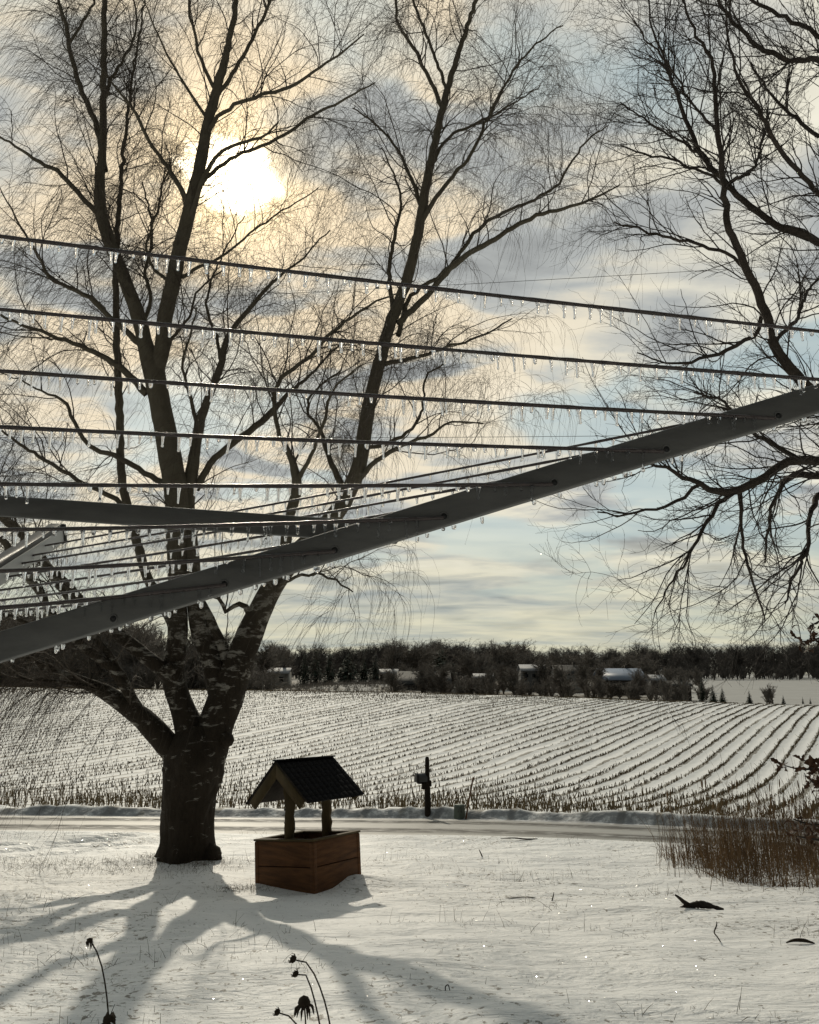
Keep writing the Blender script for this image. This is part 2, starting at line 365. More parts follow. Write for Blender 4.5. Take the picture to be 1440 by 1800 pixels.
# ------------------------------------------------------------------ terrain
def road_far(x):
    x = np.clip(x, -60, 40); return 19.6 - 0.12 * x - 0.06 * np.clip(x, 0, 9)**2
def road_near(x): return road_far(x) - 4.55 + 0.12 * np.sin(x * 0.7)
_k = np.array([(18, 3.15), (20, 3.38), (22, 3.58), (26, 3.96), (30, 4.26), (34, 4.40), (38, 4.38), (44, 4.14), (52, 3.66), (60, 3.14), (68, 2.70), (75, 2.50), (80, 2.46), (86, 2.62), (95, 3.4), (110, 5.0), (140, 6.3), (180, 6.7), (400, 6.9), (700, 9.0), (1600, 16.0), (4000, 40.0)])
_t = np.linspace(18, 4000, 20000)
def _dprof():
    d, v = _k[:, 0], _k[:, 1]; m = np.gradient(v, d)
    i = np.clip(np.searchsorted(d, _t, side='right') - 1, 0, len(d) - 2); h = d[i+1] - d[i]; u = (_t - d[i]) / h
    return (2*u**3-3*u**2+1)*v[i] + (u**3-2*u**2+u)*h*m[i] + (-2*u**3+3*u**2)*v[i+1] + (u**3-u**2)*h*m[i+1]
_d = _dprof()
RUTS = [(-6.5, 14.1, -4.6, 14.9), (-6.12, 13.3, -4.4, 14.5), (-5.6, 12.3, -4.3, 14.1)]
def height(x, y):
    x = np.asarray(x, float); y = np.asarray(y, float)
    x, y = np.broadcast_arrays(x, y)
    yf = road_far(x); yn = road_near(x)
    lawn = CAMZ * 0 - 0.1 * y
    lawnb = 0.045 * fbm(x * 0.45, y * 0.7, 3, 3) + 0.020 * fbm(x * 1.7, y * 3.0, 3, 9)
    wl = 1 / (1 + np.exp((y - (yn - 0.9)) * 3))                       # 1 on the lawn
    bank_near = 0.10 * np.exp(-((y - (yn - 0.5)) / 0.5)**2)
    bd = y - (yf + 0.55); bn = 0.20 + 0.06 * fbm(x * 0.6, x * 0.0 + 2.5, 3, 21) + 0.04 * fbm(x * 5.0, y * 5.0, 2, 77); bank_far = bn * np.where(bd < 0, np.clip((bd + 0.26) / 0.26, 0, 1), np.exp(-(bd / 0.9)**2))
    ys = y - np.clip((yf - 19.6) * np.exp(-np.clip(y - yf, 0, 99) / 12), -9, 9) * 0.0
    dd = np.interp(ys, _t, _d)
    a = 1 / (1 + np.exp(-(y - 21.5) * 0.8))
    tilt = np.where(x > 0, 0.034, 0.012) * np.clip(x, -60, 60) * np.clip((y - 24) / 44, 0, 1) * np.clip(1 - (y - 86) / 50, 0, 1)
    fieldn = 0.09 * fbm(x * 0.09, y * 0.09, 2, 5) * np.clip((y - 26) / 20, 0, 1) + 0.03 * fbm(x * 0.5, y * 0.5, 2, 31) * np.clip((y - 22) / 4, 0, 1)
    mound = 2.6 * np.exp(-((x + 8) / 26)**2 - ((y - 195) / 30)**2) + 1.5 * np.exp(-((x + 70) / 40)**2 - ((y - 180) / 40)**2)
    fz = CAMZ - dd - tilt + fieldn + mound
    ruts = 0
    for (xa, ya, xb, yb) in RUTS:
        yl = ya + (yb - ya) * (x - xa) / (xb - xa) + 0.05 * (x - xa) * (x - xb) * -0.12
        ruts = ruts + 0.12 * np.exp(-(np.abs(y - yl) / 0.2)**4) * np.clip((xb + 0.8 - x) / 1.5, 0, 1) * (x < 0)
    lawnb = lawnb + 0.09 * np.exp(-((x + 0.50) / 0.42)**2 - ((y - 9.75) / 0.30)**2) + 0.10 * np.exp(-((x + 2.85) / 0.8)**2 - ((y - 11.5) / 0.6)**2)
    z = lawn * (1 - a) + fz * a + lawnb * wl + bank_near + bank_far - ruts
    return z
def H(x, y): return float(height(np.array([x]), np.array([y]))[0])
def G(px, py, y0=3.0, y1=140.0):
    """ground point seen at a photo pixel"""
    d = ray(px, py); t = np.linspace(y0, y1, 9000) / d[1]
    z = CAMZ + d[2] * t; x = d[0] * t; y = d[1] * t
    below = np.nonzero(z < height(x, y))[0]; i = below[0] if len(below) else -1
    return np.array([x[i], y[i], float(height(x[i:i+1] if i >= 0 else x[-1:], y[i:i+1] if i >= 0 else y[-1:])[0])])
u = np.linspace(-1, 1, 620); XS = 6 * np.sinh(5.9 * u); XS *= 1000 / XS[-1]
def sheet(name, ylo, yhi, tt, material, kind='structure'):
    """grid between two boundary curves, shared columns so that neighbours meet edge to edge"""
    Y = ylo[None, :] + (yhi - ylo)[None, :] * tt[:, None]; X = np.broadcast_to(XS, Y.shape)
    Z = height(X, Y); R, K = Y.shape
    idx = np.arange(R * K).reshape(R, K)
    f = np.stack([idx[:-1, :-1], idx[:-1, 1:], idx[1:, 1:], idx[1:, :-1]], -1).reshape(-1, 4)
    b = MB(); b.add(np.stack([X, Y, Z], -1).reshape(-1, 3), f)
    return tag(b.obj(name, material), kind=kind)
one = np.ones_like(XS)
tl = np.r_[np.linspace(0, 0.62, 30)[:-1], np.linspace(0.62, 1, 260)]
sheet('lawn', -40 * one, road_near(XS), tl, M['lawn'])
sheet('road', road_near(XS), road_far(XS), np.linspace(0, 1, 40), M['road'])
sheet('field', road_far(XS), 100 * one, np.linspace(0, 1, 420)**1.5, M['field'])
sheet('ground', 100 * one, 4000 * one, np.linspace(0, 1, 220)**2.8, M['far'])

# ------------------------------------------------------------------ branches
def grow(p, d, length, r, K=7, wob=0.25, up=0.0, grav=0.0, drift=(0, 0, 0), rend=0.25, gpow=1.0):
    """vectorised growth: N starts and directions -> (N,K,3) paths and radii"""
    N = len(p); st = (np.asarray(length) / (K - 1))[:, None]
    out = np.zeros((N, K, 3)); out[:, 0] = p; d = d / (np.linalg.norm(d, axis=1, keepdims=True) + 1e-9)
    dr = np.asarray(drift)
    for k in range(1, K):
        tt = (k / (K - 1))**gpow
        d = d + RNG.normal(0, wob, (N, 3)) + np.array([0, 0, 1]) * (up * (1 - tt) - grav * tt) + dr * tt
        d /= np.linalg.norm(d, axis=1, keepdims=True) + 1e-9
        out[:, k] = out[:, k-1] + d * st
    rad = np.asarray(r)[:, None] * np.linspace(1, rend, K)[None]
    return out, rad
def spawn(paths, rads, per_m, tmin=0.15, ang=(0.5, 1.1), tmax=1.0):
    """random stations along paths (list of (K,3)) -> start, tangent, side direction, local radius"""
    S = []; Dv = []; R = []; TT = []
    for p, r in zip(paths, rads):
        seg = np.linalg.norm(np.diff(p, axis=0), axis=1); L = seg.sum()
        n = RNG.poisson(max(0, L * (tmax - tmin) * per_m))
        if n == 0: continue
        t = RNG.uniform(tmin, tmax, n) * (len(p) - 1); i = np.clip(t.astype(int), 0, len(p) - 2); u = (t - i)[:, None]
        S.append(p[i] * (1 - u) + p[i+1] * u); T = p[i+1] - p[i]; T = T / (np.linalg.norm(T, axis=1, keepdims=True) + 1e-9)
        q = RNG.normal(size=(n, 3)); q -= (q * T).sum(1, keepdims=True) * T; q /= np.linalg.norm(q, axis=1, keepdims=True) + 1e-9
        a = RNG.uniform(*ang, n)[:, None]
        Dv.append(T * np.cos(a) + q * np.sin(a)); R.append(r[i] * (1 - u[:, 0]) + r[i+1] * u[:, 0]); TT.append(t / (len(p) - 1))
    return np.concatenate(S), np.concatenate(Dv), np.concatenate(R), np.concatenate(TT)
def trace(pts, Y0, Y1, step=0.10, widen=1.0, wig=0.012):
    """pts: (px, py, width px) -> path and radius; depth runs from Y0 to Y1"""
    a = np.array(pts, float); n = len(a)
    L = np.r_[0, np.cumsum(np.linalg.norm(np.diff(a[:, :2], axis=0), axis=1))]; t = L / L[-1]
    rows = []
    for (px, py, wd), tt in zip(a, t):
        Y = Y0 + (Y1 - Y0) * tt; q = P(px, py, Y)
        rows.append([*q, wd * 0.5 * mpp(Y) * widen])
    rows = np.array(rows); ln = np.linalg.norm(np.diff(rows[:, :3], axis=0), axis=1).sum()
    k = max(4, int(ln / step)); s = spline(rows, k)
    p = s[:, :3]; r = np.clip(s[:, 3], 0.002, None)
    p[1:-1] += RNG.normal(0, wig, (k - 2, 3)) * np.clip(1 - r[1:-1, None] / 0.12, 0, 1)
    return p, r

# ---------- the weeping birch
YT = 11.4
birch_limbs = [  # points, end depth offset
    ([(335,1350,86),(340,1305,62),(326,1258,44),(306,1195,38),(312,1120,34),(313,1050,33),(311,960,36),(311,870,42),(297,790,40),(283,720,38),(270,650,38),(258,615,30),(243,555,27),(215,480,24),(188,412,24),(176,365,22),(181,250,15),(182,120,12),(184,0,10),(186,-90,7),(190,-180,4)], 0.5),
    ([(272,660,30),(285,615,28),(290,560,28),(303,500,27),(318,430,26),(338,350,25),(352,290,23),(365,220,20),(386,140,17),(404,70,12),(416,0,10),(425,-80,6),(430,-150,3)], -0.5),
    ([(358,1340,72),(380,1275,62),(400,1220,58),(425,1150,50),(450,1090,42),(480,1030,38),(512,985,35),(556,940,33),(593,898,31),(624,840,29),(647,723,25),(678,595,22),(713,497,20),(733,420,19),(750,325,17),(780,185,13),(820,50,9),(838,0,8),(858,-90,5),(870,-160,3)], 0.8),
    ([(330,1325,54),(305,1318,44),(278,1290,40),(250,1262,36),(220,1240,31),(190,1220,28),(150,1200,20),(110,1185,15),(60,1160,10),(0,1140,8),(-80,1125,5)], -0.6),
    ([(247,1258,18),(230,1222,17),(216,1190,15),(190,1150,12),(160,1110,9),(120,1085,6)], -0.9),
    ([(318,1240,30),(297,1185,28),(275,1168,26),(240,1140,24),(200,1107,22),(165,1075,20),(125,1050,18),(75,985,17),(35,935,15),(0,905,13),(-60,850,9),(-120,790,5)], -1.0),
    ([(190,1100,14),(150,1060,16),(110,1020,15),(69,980,13),(30,930,11),(-20,880,8),(-70,840,5)], -1.5),
    ([(390,1238,40),(374,1170,36),(354,1108,36),(343,1050,31),(335,960,28),(330,880,26),(338,825,22),(354,735,17),(372,685,14),(387,647,13),(400,593,11),(427,558,9),(480,495,6),(520,465,4),(580,405,2.5)], 0.9),
    ([(404,1165,22),(385,1125,20),(370,1090,17),(355,1060,14)], 0.1),
    ([(345,860,14),(369,816,12),(422,771,12),(480,722,11),(500,698,8),(545,660,5),(600,600,3)], 1.2),
    ([(315,1130,20),(290,1070,17),(258,1011,17),(235,927,16),(219,869,15),(210,700,14),(204,560,12),(204,440,11),(212,330,8),(224,200,6),(242,80,4),(255,0,3)], 1.4),
    ([(500,1000,20),(506,920,20),(522,850,18),(512,805,12),(495,773,9),(482,715,8),(492,668,8),(538,633,7),(581,587,6),(659,532,4),(700,515,2.5)], -0.8),
    ([(522,850,10),(545,800,7),(570,740,6),(590,680,4),(640,640,2.5)], -1.2),
    ([(610,868,13),(580,810,10),(565,760,7),(540,720,5),(560,680,4),(600,650,2.5)], 1.5),
    ([(624,850,12),(655,815,9),(705,785,8),(745,770,6),(790,742,4),(850,745,2.5)], -0.3),
    ([(640,790,8),(700,770,7),(738,735,5),(745,690,4),(750,660,4),(780,640,2.5)], 1.4),
    ([(676,640,10),(740,625,7),(800,605,5),(850,590,4),(900,560,2.5)], 1.6),
    ([(700,570,13),(745,525,11),(810,455,11),(870,420,9),(930,385,8),(1030,355,5),(1090,325,2.5)], 0.2),
    ([(700,590,10),(722,520,8),(780,480,8),(850,395,7),(915,360,6),(980,325,5),(1010,275,4),(1040,240,3.5),(1070,220,2)], 1.8),
    ([(690,545,9),(684,480,8),(692,420,7),(705,350,5),(690,300,3.5),(670,260,2)], 1.8),
    ([(738,400,11),(765,350,9),(825,275,7),(885,155,5),(930,90,4),(990,45,2.5)], -0.1),
    ([(758,290,8),(790,240,6),(840,215,5),(890,190,3.5),(950,150,2)], 1.9),
    ([(778,190,9),(755,140,8),(722,75,7),(700,40,6),(697,0,5),(705,-60,3)], 0.2),
    ([(786,160,7),(765,100,6),(745,50,6),(727,0,5),(715,-60,3)], 1.5),
    ([(742,370,9),(722,310,7),(690,250,5),(650,210,4),(620,190,2.5)], 1.9),
    ([(258,692,15),(195,633,11),(150,612,9),(111,598,8),(60,578,6),(9,558,5),(-50,530,2.5)], -0.4),
    ([(248,605,12),(195,558,10),(155,522,9),(120,505,8),(89,491,7),(70,455,6),(58,433,5),(27,380,3.5),(0,330,2)], -0.8),
    ([(287,848,12),(250,828,10),(222,811,10),(155,780,8),(130,740,7),(115,709,6),(80,690,4),(44,673,3),(0,655,2)], 0.6),
    ([(222,890,10),(195,873,9),(140,845,8),(89,815,7),(50,790,6),(27,775,5),(-10,750,3),(-60,735,2)], 1.6),
    ([(178,378,13),(160,362,10),(125,325,9),(100,300,8),(70,285,7),(30,260,5),(0,240,4),(-50,220,2.5)], 0.1),
    ([(186,300,10),(172,228,11),(140,150,10),(122,80,9),(115,40,8),(102,0,6),(90,-80,3)], 1.2),
    ([(120,75,6),(145,40,5),(165,0,4),(175,-50,2.5)], 1.3),
    ([(335,365,12),(300,300,8),(270,260,7),(235,195,6),(200,150,4),(180,120,3)], -1.0),
    ([(180,240,6),(195,140,6),(225,90,5),(240,40,4),(235,0,3)], 1.0),
    ([(330,400,9),(365,300,9),(385,268,7),(430,250,6),(460,240,5),(490,215,3)], -1.0),
    ([(345,330,9),(400,283,7),(475,250,6),(530,215,6),(575,190,5),(620,165,4),(660,145,2.5)], -1.2),
    ([(362,240,10),(382,208,8),(450,170,7),(525,145,6),(560,120,5),(600,90,4),(640,60,2.5)], -1.4),
    ([(375,180,9),(408,130,8),(440,75,7),(475,0,6),(490,-60,3)], -0.2),
    ([(380,160,8),(360,120,7),(345,75,6),(332,10,5),(325,-50,3)], -1.2),
    ([(365,210,7),(345,180,6),(320,140,5),(290,90,4),(270,40,3),(250,0,2)], -1.5),
    ([(320,488,8),(355,468,6),(390,450,5),(440,410,4),(500,370,3),(560,330,2)], 0.5),
    ([(305,500,7),(270,470,6),(258,430,5),(275,380,5),(285,330,4),(300,290,3),(290,250,2)], 0.6),
    ([(250,570,8),(264,520,7),(256,470,6),(268,430,5),(262,370,4),(250,320,2.5)], 1.0),
    ([(275,660,10),(300,600,7),(330,560,5),(350,510,4),(395,470,3)], 1.1),
    ([(345,740,8),(330,680,6),(320,640,5),(335,590,4),(345,540,3)], -0.5),
    ([(390,640,7),(380,590,6),(365,550,5),(370,500,4),(395,440,3),(430,380,2)], 1.6),
    ([(448,1095,14),(420,1060,9),(395,1075,7),(385,1050,6),(370,1048,4)], -0.6),
    ([(470,1050,10),(500,1025,7),(545,1010,5),(590,1020,4),(620,1040,2.5)], -1.0),
    ([(185,1218,11),(140,1205,8),(100,1198,6),(60,1195,5),(20,1190,3)], -1.2),
    ([(0,945,12),(46,1006,14),(90,1075,14),(140,1130,15),(200,1180,16),(236,1235,17)][::-1], -1.9),
    ([(60,1100,8),(20,1085,7),(-40,1060,5),(-90,1050,3)], -1.4),
]
def make_birch():
    base = G(327, 1518); Y = base[1]
    root = empty('birch_tree', base, 'large many-stemmed weeping birch with blotched bark standing left of the wishing well', 'tree')
    tb = MB(); paths = []; rads = []
    for li, (pts, off) in enumerate(birch_limbs):
        y1 = YT + off; y0 = YT
        if li not in (0, 2, 3): # starts on another limb: begin at that limb's depth
            q = np.array(pts[0][:2]); best = None
            for pp, rr in zip(paths, rads):
                c = (pp - np.array([0, 0, CAMZ])); zf = c[:, 1] * cp + c[:, 2] * sp; yu = -c[:, 1] * sp + c[:, 2] * cp
                sx = CX + F * c[:, 0] / zf; sy = CY - F * yu / zf; dd = np.hypot(sx - q[0], sy - q[1]); j = dd.argmin()
                if best is None or dd[j] < best[0]: best = (dd[j], pp[j, 1])
            y0 = best[1]; y1 = y0 * 0.35 + (YT + off) * 0.65
        p, r = trace(pts, y0, y1)
        paths.append(p); rads.append(r)
        big = r.max() > 0.05; S = 16 if big else (8 if r.max() > 0.02 else 5)
        mod = None
        if big:
            a = np.arange(S) * 2 * np.pi / S; tt = np.arange(len(p))[:, None] * 0.35
            mod = 1 + 0.07 * fbm(np.cos(a)[None] * 1.6 + tt, np.sin(a)[None] * 1.6 + li * 9.1 + tt * 0.6, 3, li)
            mod = mod[None]
        tb.tubes(p, r, S, mod)
    # bole: rooted base with burls
    rows = []
    for (px, py, wd) in [(326,1575,170),(326,1540,128),(328,1512,102),(330,1475,86),(331,1430,85),(333,1395,89),(339,1360,96),(343,1330,98),(349,1300,84),(352,1275,52)]:
        rows.append([*P(px, py, YT), wd * 0.5 * mpp(YT) * 1.0])
    s = spline(np.array(rows), 60); S = 84; a = np.arange(S) * 2 * np.pi / S; tt = np.linspace(0, 9, 60)[:, None]
    mod = 1 + 0.055 * fbm(np.cos(a)[None] * 2.2 + 0 * tt, np.sin(a)[None] * 2.2 + tt, 4, 5) + 0.03 * fbm(a[None] * 4 + 0 * tt, tt * 0.4, 2, 8) + 0.022 * fbm(a[None] * 9 + 0.6 * np.sin(tt), tt * 0.9, 3, 15)
    flare = np.exp(-np.linspace(0, 9, 60) / 1.6)[:, None]
    mod = mod + flare * (0.15 * np.cos(a * 4 + 0.6) + 0.10 * np.cos(a * 7 + 2.0))[None]
    tb.tubes(s[:, :3], s[:, 3], S, mod[None])
    for (px, py, rr) in [(372,1500,17),(378,1508,12),(297,1352,12),(398,1300,14),(300,1175,12),(362,1450,6)]:
        c = P(px, py, YT - 0.12); q = rr * mpp(YT)
        tb.lathe(c - np.array([0, 0, q]), [(0, 0), (q*.3, q*.7), (q*.9, q), (q*1.5, q*.8), (q*2, 0)], 10)
    o = tb.obj('trunk', M['birch'], root, origin=base)
    # crown
    cb = MB()
    lim = [(p, r) for p, r in zip(paths, rads)]
    # continue every limb tip a little
    s0, d0, r0, t0 = spawn([p for p, r in lim], [r for p, r in lim], 6.6, 0.25, (0.5, 1.15))
    keep = (r0 < 0.125) & (s0[:, 2] > 0.75); s0, d0, r0 = s0[keep], d0[keep], r0[keep]
    d0 += np.array([0, 0, 0.25])
    n = len(s0); L = RNG.uniform(0.55, 1.75, n); rr = np.clip(r0 * 0.42, 0.0032, 0.010)
    p1, q1 = grow(s0, d0, L, rr, 10, 0.17, 0.10, 0.12, (-0.02, 0, 0), 0.3)
    cb.tubes(p1, q1, 4)
    s2, d2, r2, t2 = spawn(list(p1), list(q1), 5.4, 0.2, (0.4, 1.0))
    L2 = RNG.uniform(0.3, 0.85, len(s2)); p2, q2 = grow(s2, d2, L2, np.clip(r2 * 0.62, 0.002, 0.0045), 7, 0.17, 0.05, 0.20, (-0.03, 0, 0), 0.5)
    cb.tubes(p2, q2, 3)
    s3, d3, r3, t3 = spawn(list(p2) + list(p1), list(q2) + list(q1), 8.0, 0.1, (0.3, 1.1))
    L3 = RNG.gamma(2.6, 0.20, len(s3)) + 0.12
    p3, q3 = grow(s3, d3, L3, RNG.uniform(0.0012, 0.0022, len(s3)), 7, 0.075, 0.0, 0.75, (-0.30, 0, 0), 0.6, 0.7)
    cb.tubes(p3, q3, 3)
    # long hanging strands from the tips of the outer branches
    tips = p2[:, -1]; pick = RNG.random(len(tips)) < 0.42
    p4, q4 = grow(tips[pick], p2[pick, -1] - p2[pick, -2], RNG.gamma(3.0, 0.23, pick.sum()) + 0.15, RNG.uniform(0.0017, 0.0029, pick.sum()), 8, 0.07, 0.0, 0.8, (-0.26, 0, 0), 0.5, 0.6)
    cb.tubes(p4, q4, 3)
    # the low skirt of strands on the left
    low = [(p, r) for p, r in lim if p[-1, 2] < 2.2 and p[-1, 0] < -2.5]
    if low:
        s5, d5, r5, _ = spawn([p for p, r in low], [r for p, r in low], 15.0, 0.22, (0.5, 1.2))
        p5, q5 = grow(s5, d5 * 0.6 + np.array([-.1, -.1, -.4]), RNG.uniform(0.7, 2.3, len(s5)), RNG.uniform(0.0028, 0.0044, len(s5)), 10, 0.09, 0, 0.45, (-0.15, 0, 0), 0.5, 0.5)
        p5[..., 2] = np.maximum(p5[..., 2], height(p5[..., 0], p5[..., 1]) + 0.03)
        cb.tubes(p5, q5, 3)
        s6, d6, r6, _ = spawn(list(p5), list(q5), 3.2, 0.1, (0.3, 0.7)); p6, q6 = grow(s6, d6, RNG.uniform(0.2, 0.7, len(s6)), RNG.uniform(0.0012, 0.002, len(s6)), 5, 0.12, 0, 0.4, (-0.08, 0, 0), 0.5)
        p6[..., 2] = np.maximum(p6[..., 2], height(p6[..., 0], p6[..., 1]) + 0.03)
        cb.tubes(p6, q6, 3)
    # catkins / old seed cones
    j = RNG.choice(len(p3), 260); 
    for c in p3[j, -1]: cb.lathe(c - np.array([0, 0, .03]), [(0, 0), (.006, .0035), (.024, .004), (.03, 0)], 4)
    cb.obj('crown', M['birch_twig'], root, origin=base)
    print('birch crown verts', cb.n)
make_birch()

# ---------- the bare tree at the right edge
YR = 8.6
right_limbs = [
    ([(1760,1640,130),(1748,1560,112),(1738,1300,104),(1722,1050,96),(1690,830,84),(1650,640,70),(1630,480,58),(1620,330,46),(1610,180,36),(1600,0,26),(1590,-200,14),(1585,-380,6)], 0.0),
    ([(1700,880,50),(1600,800,42),(1500,735,30),(1440,700,23),(1407,668,20),(1364,610,18),(1341,532,16),(1325,500,15),(1302,447,14),(1282,400,13),(1270,310,11),(1260,200,9),(1250,110,7),(1220,50,5),(1200,0,4),(1185,-50,2.5)], -0.8),
    ([(1640,560,40),(1540,470,22),(1440,425,15),(1365,395,13),(1285,330,11),(1225,255,9),(1195,180,7),(1170,110,5),(1150,60,4),(1140,0,2.5)], 0.3),
    ([(1618,300,34),(1530,180,18),(1440,105,11),(1385,105,10),(1310,60,8),(1265,0,6),(1240,-60,3)], -0.6),
    ([(1612,220,28),(1520,110,14),(1440,60,9),(1380,30,8),(1320,0,6),(1270,-60,3)], 0.9),
    ([(1630,480,30),(1530,400,15),(1440,340,10),(1370,260,9),(1340,210,8),(1300,140,6),(1280,70,4),(1275,0,3)], -1.0),
    ([(1690,840,40),(1600,830,28),(1500,815,20),(1440,808,17),(1387,812,16),(1337,843,15),(1270,865,13),(1220,847,9),(1154,816,5),(1110,800,3)], -0.3),
    ([(1500,830,16),(1438,838,13),(1400,835,12),(1385,842,10),(1360,880,7),(1350,930,5),(1345,990,3)], 0.4),
    ([(1410,812,11),(1385,795,10),(1360,781,9),(1333,766,8),(1300,735,6),(1260,700,5),(1220,690,3)], 0.8),
    ([(1345,545,9),(1325,590,8),(1270,617,7),(1228,633,6),(1180,640,4),(1120,620,2.5)], 1.0),
    ([(1312,472,8),(1300,460,7),(1240,435,6),(1170,415,5),(1120,400,4),(1080,390,2.5)], -0.5),
    ([(1280,868,9),(1243,917,7),(1225,950,6),(1212,975,5),(1190,1010,4),(1173,1038,3),(1150,1080,2)], -0.8),
    ([(1300,860,9),(1304,920,6),(1310,980,5),(1330,1040,4),(1345,1090,2.5)], 0.3),
    ([(1230,852,7),(1190,880,6),(1150,895,5),(1100,905,4),(1050,900,2.5)], 0.1),
    ([(1440,870,12),(1425,900,9),(1420,960,7),(1395,1010,5),(1380,1060,3)], -1.2),
    ([(1285,320,8),(1320,300,6),(1340,250,5),(1350,190,4)], 1.3),
    ([(1262,230,7),(1215,180,5),(1180,120,4),(1130,60,3),(1100,20,2)], -1.2),
    ([(1240,275,7),(1190,245,5),(1140,215,4),(1090,180,2.5)], 0.8),
    ([(1300,345,8),(1250,310,6),(1190,285,5),(1130,270,4),(1090,255,2.5)], -0.2),
    ([(1440,240,9),(1390,200,7),(1350,160,5),(1320,110,4)], 0.5),
    ([(1365,600,9),(1400,560,7),(1415,520,6),(1440,490,4)], 1.2),
    ([(1440,720,14),(1380,730,8),(1340,745,6),(1290,770,4),(1240,780,3)], -1.4),
]
def make_right_tree():
    base = np.array([P(1750, 1600, YR)[0], YR, H(P(1750, 1600, YR)[0], YR)])
    root = empty('bare_tree', base, 'leafless dark tree reaching in from the right edge with fine forking branches', 'tree')
    tb = MB(); paths = []; rads = []
    for li, (pts, off) in enumerate(right_limbs):
        p, r = trace(pts, YR, YR + off if li else YR, 0.09)
        paths.append(p); rads.append(r)
        tb.tubes(p, r, 14 if r.max() > 0.06 else 6)
    tb.obj('trunk', M['bark'], root, origin=base)
    cb = MB()
    lim = list(zip(paths[1:], rads[1:]))
    s0, d0, r0, t0 = spawn([p for p, r in lim], [r for p, r in lim], 11.0, 0.18, (0.5, 1.0))
    low = np.clip((3.6 - s0[:, 2]) / 1.2, 0, 1)[:, None]
    d0 = d0 + np.array([-0.25, 0, 0.22]) - low * np.array([0.1, 0, 0.75])
    p1, q1 = grow(s0, d0, RNG.uniform(0.4, 1.35, len(s0)), np.clip(r0 * 0.5, 0.003, 0.009), 10, 0.16, 0.03, 0.02, (-0.02, 0, 0.02), 0.35)
    cb.tubes(p1, q1, 4)
    s2, d2, r2, t2 = spawn(list(p1), list(q1), 8.2, 0.15, (0.45, 0.95))
    p2, q2 = grow(s2, d2, RNG.uniform(0.15, 0.55, len(s2)), np.clip(r2 * 0.6, 0.0018, 0.0042), 7, 0.16, 0, 0.0, (0, 0, 0.06), 0.5)
    cb.tubes(p2, q2, 3)
    s3, d3, r3, t3 = spawn(list(p2), list(q2), 11.0, 0.2, (0.5, 1.0))
    p3, q3 = grow(s3, d3, RNG.uniform(0.06, 0.24, len(s3)), np.clip(r3 * 0.75, 0.0013, 0.0024), 4, 0.15, 0, 0, (0, 0, 0.1), 0.7)
    cb.tubes(p3, q3, 3)
    cb.obj('crown', M['twig'], root, origin=base)
    print('right crown verts', cb.n)
make_right_tree()

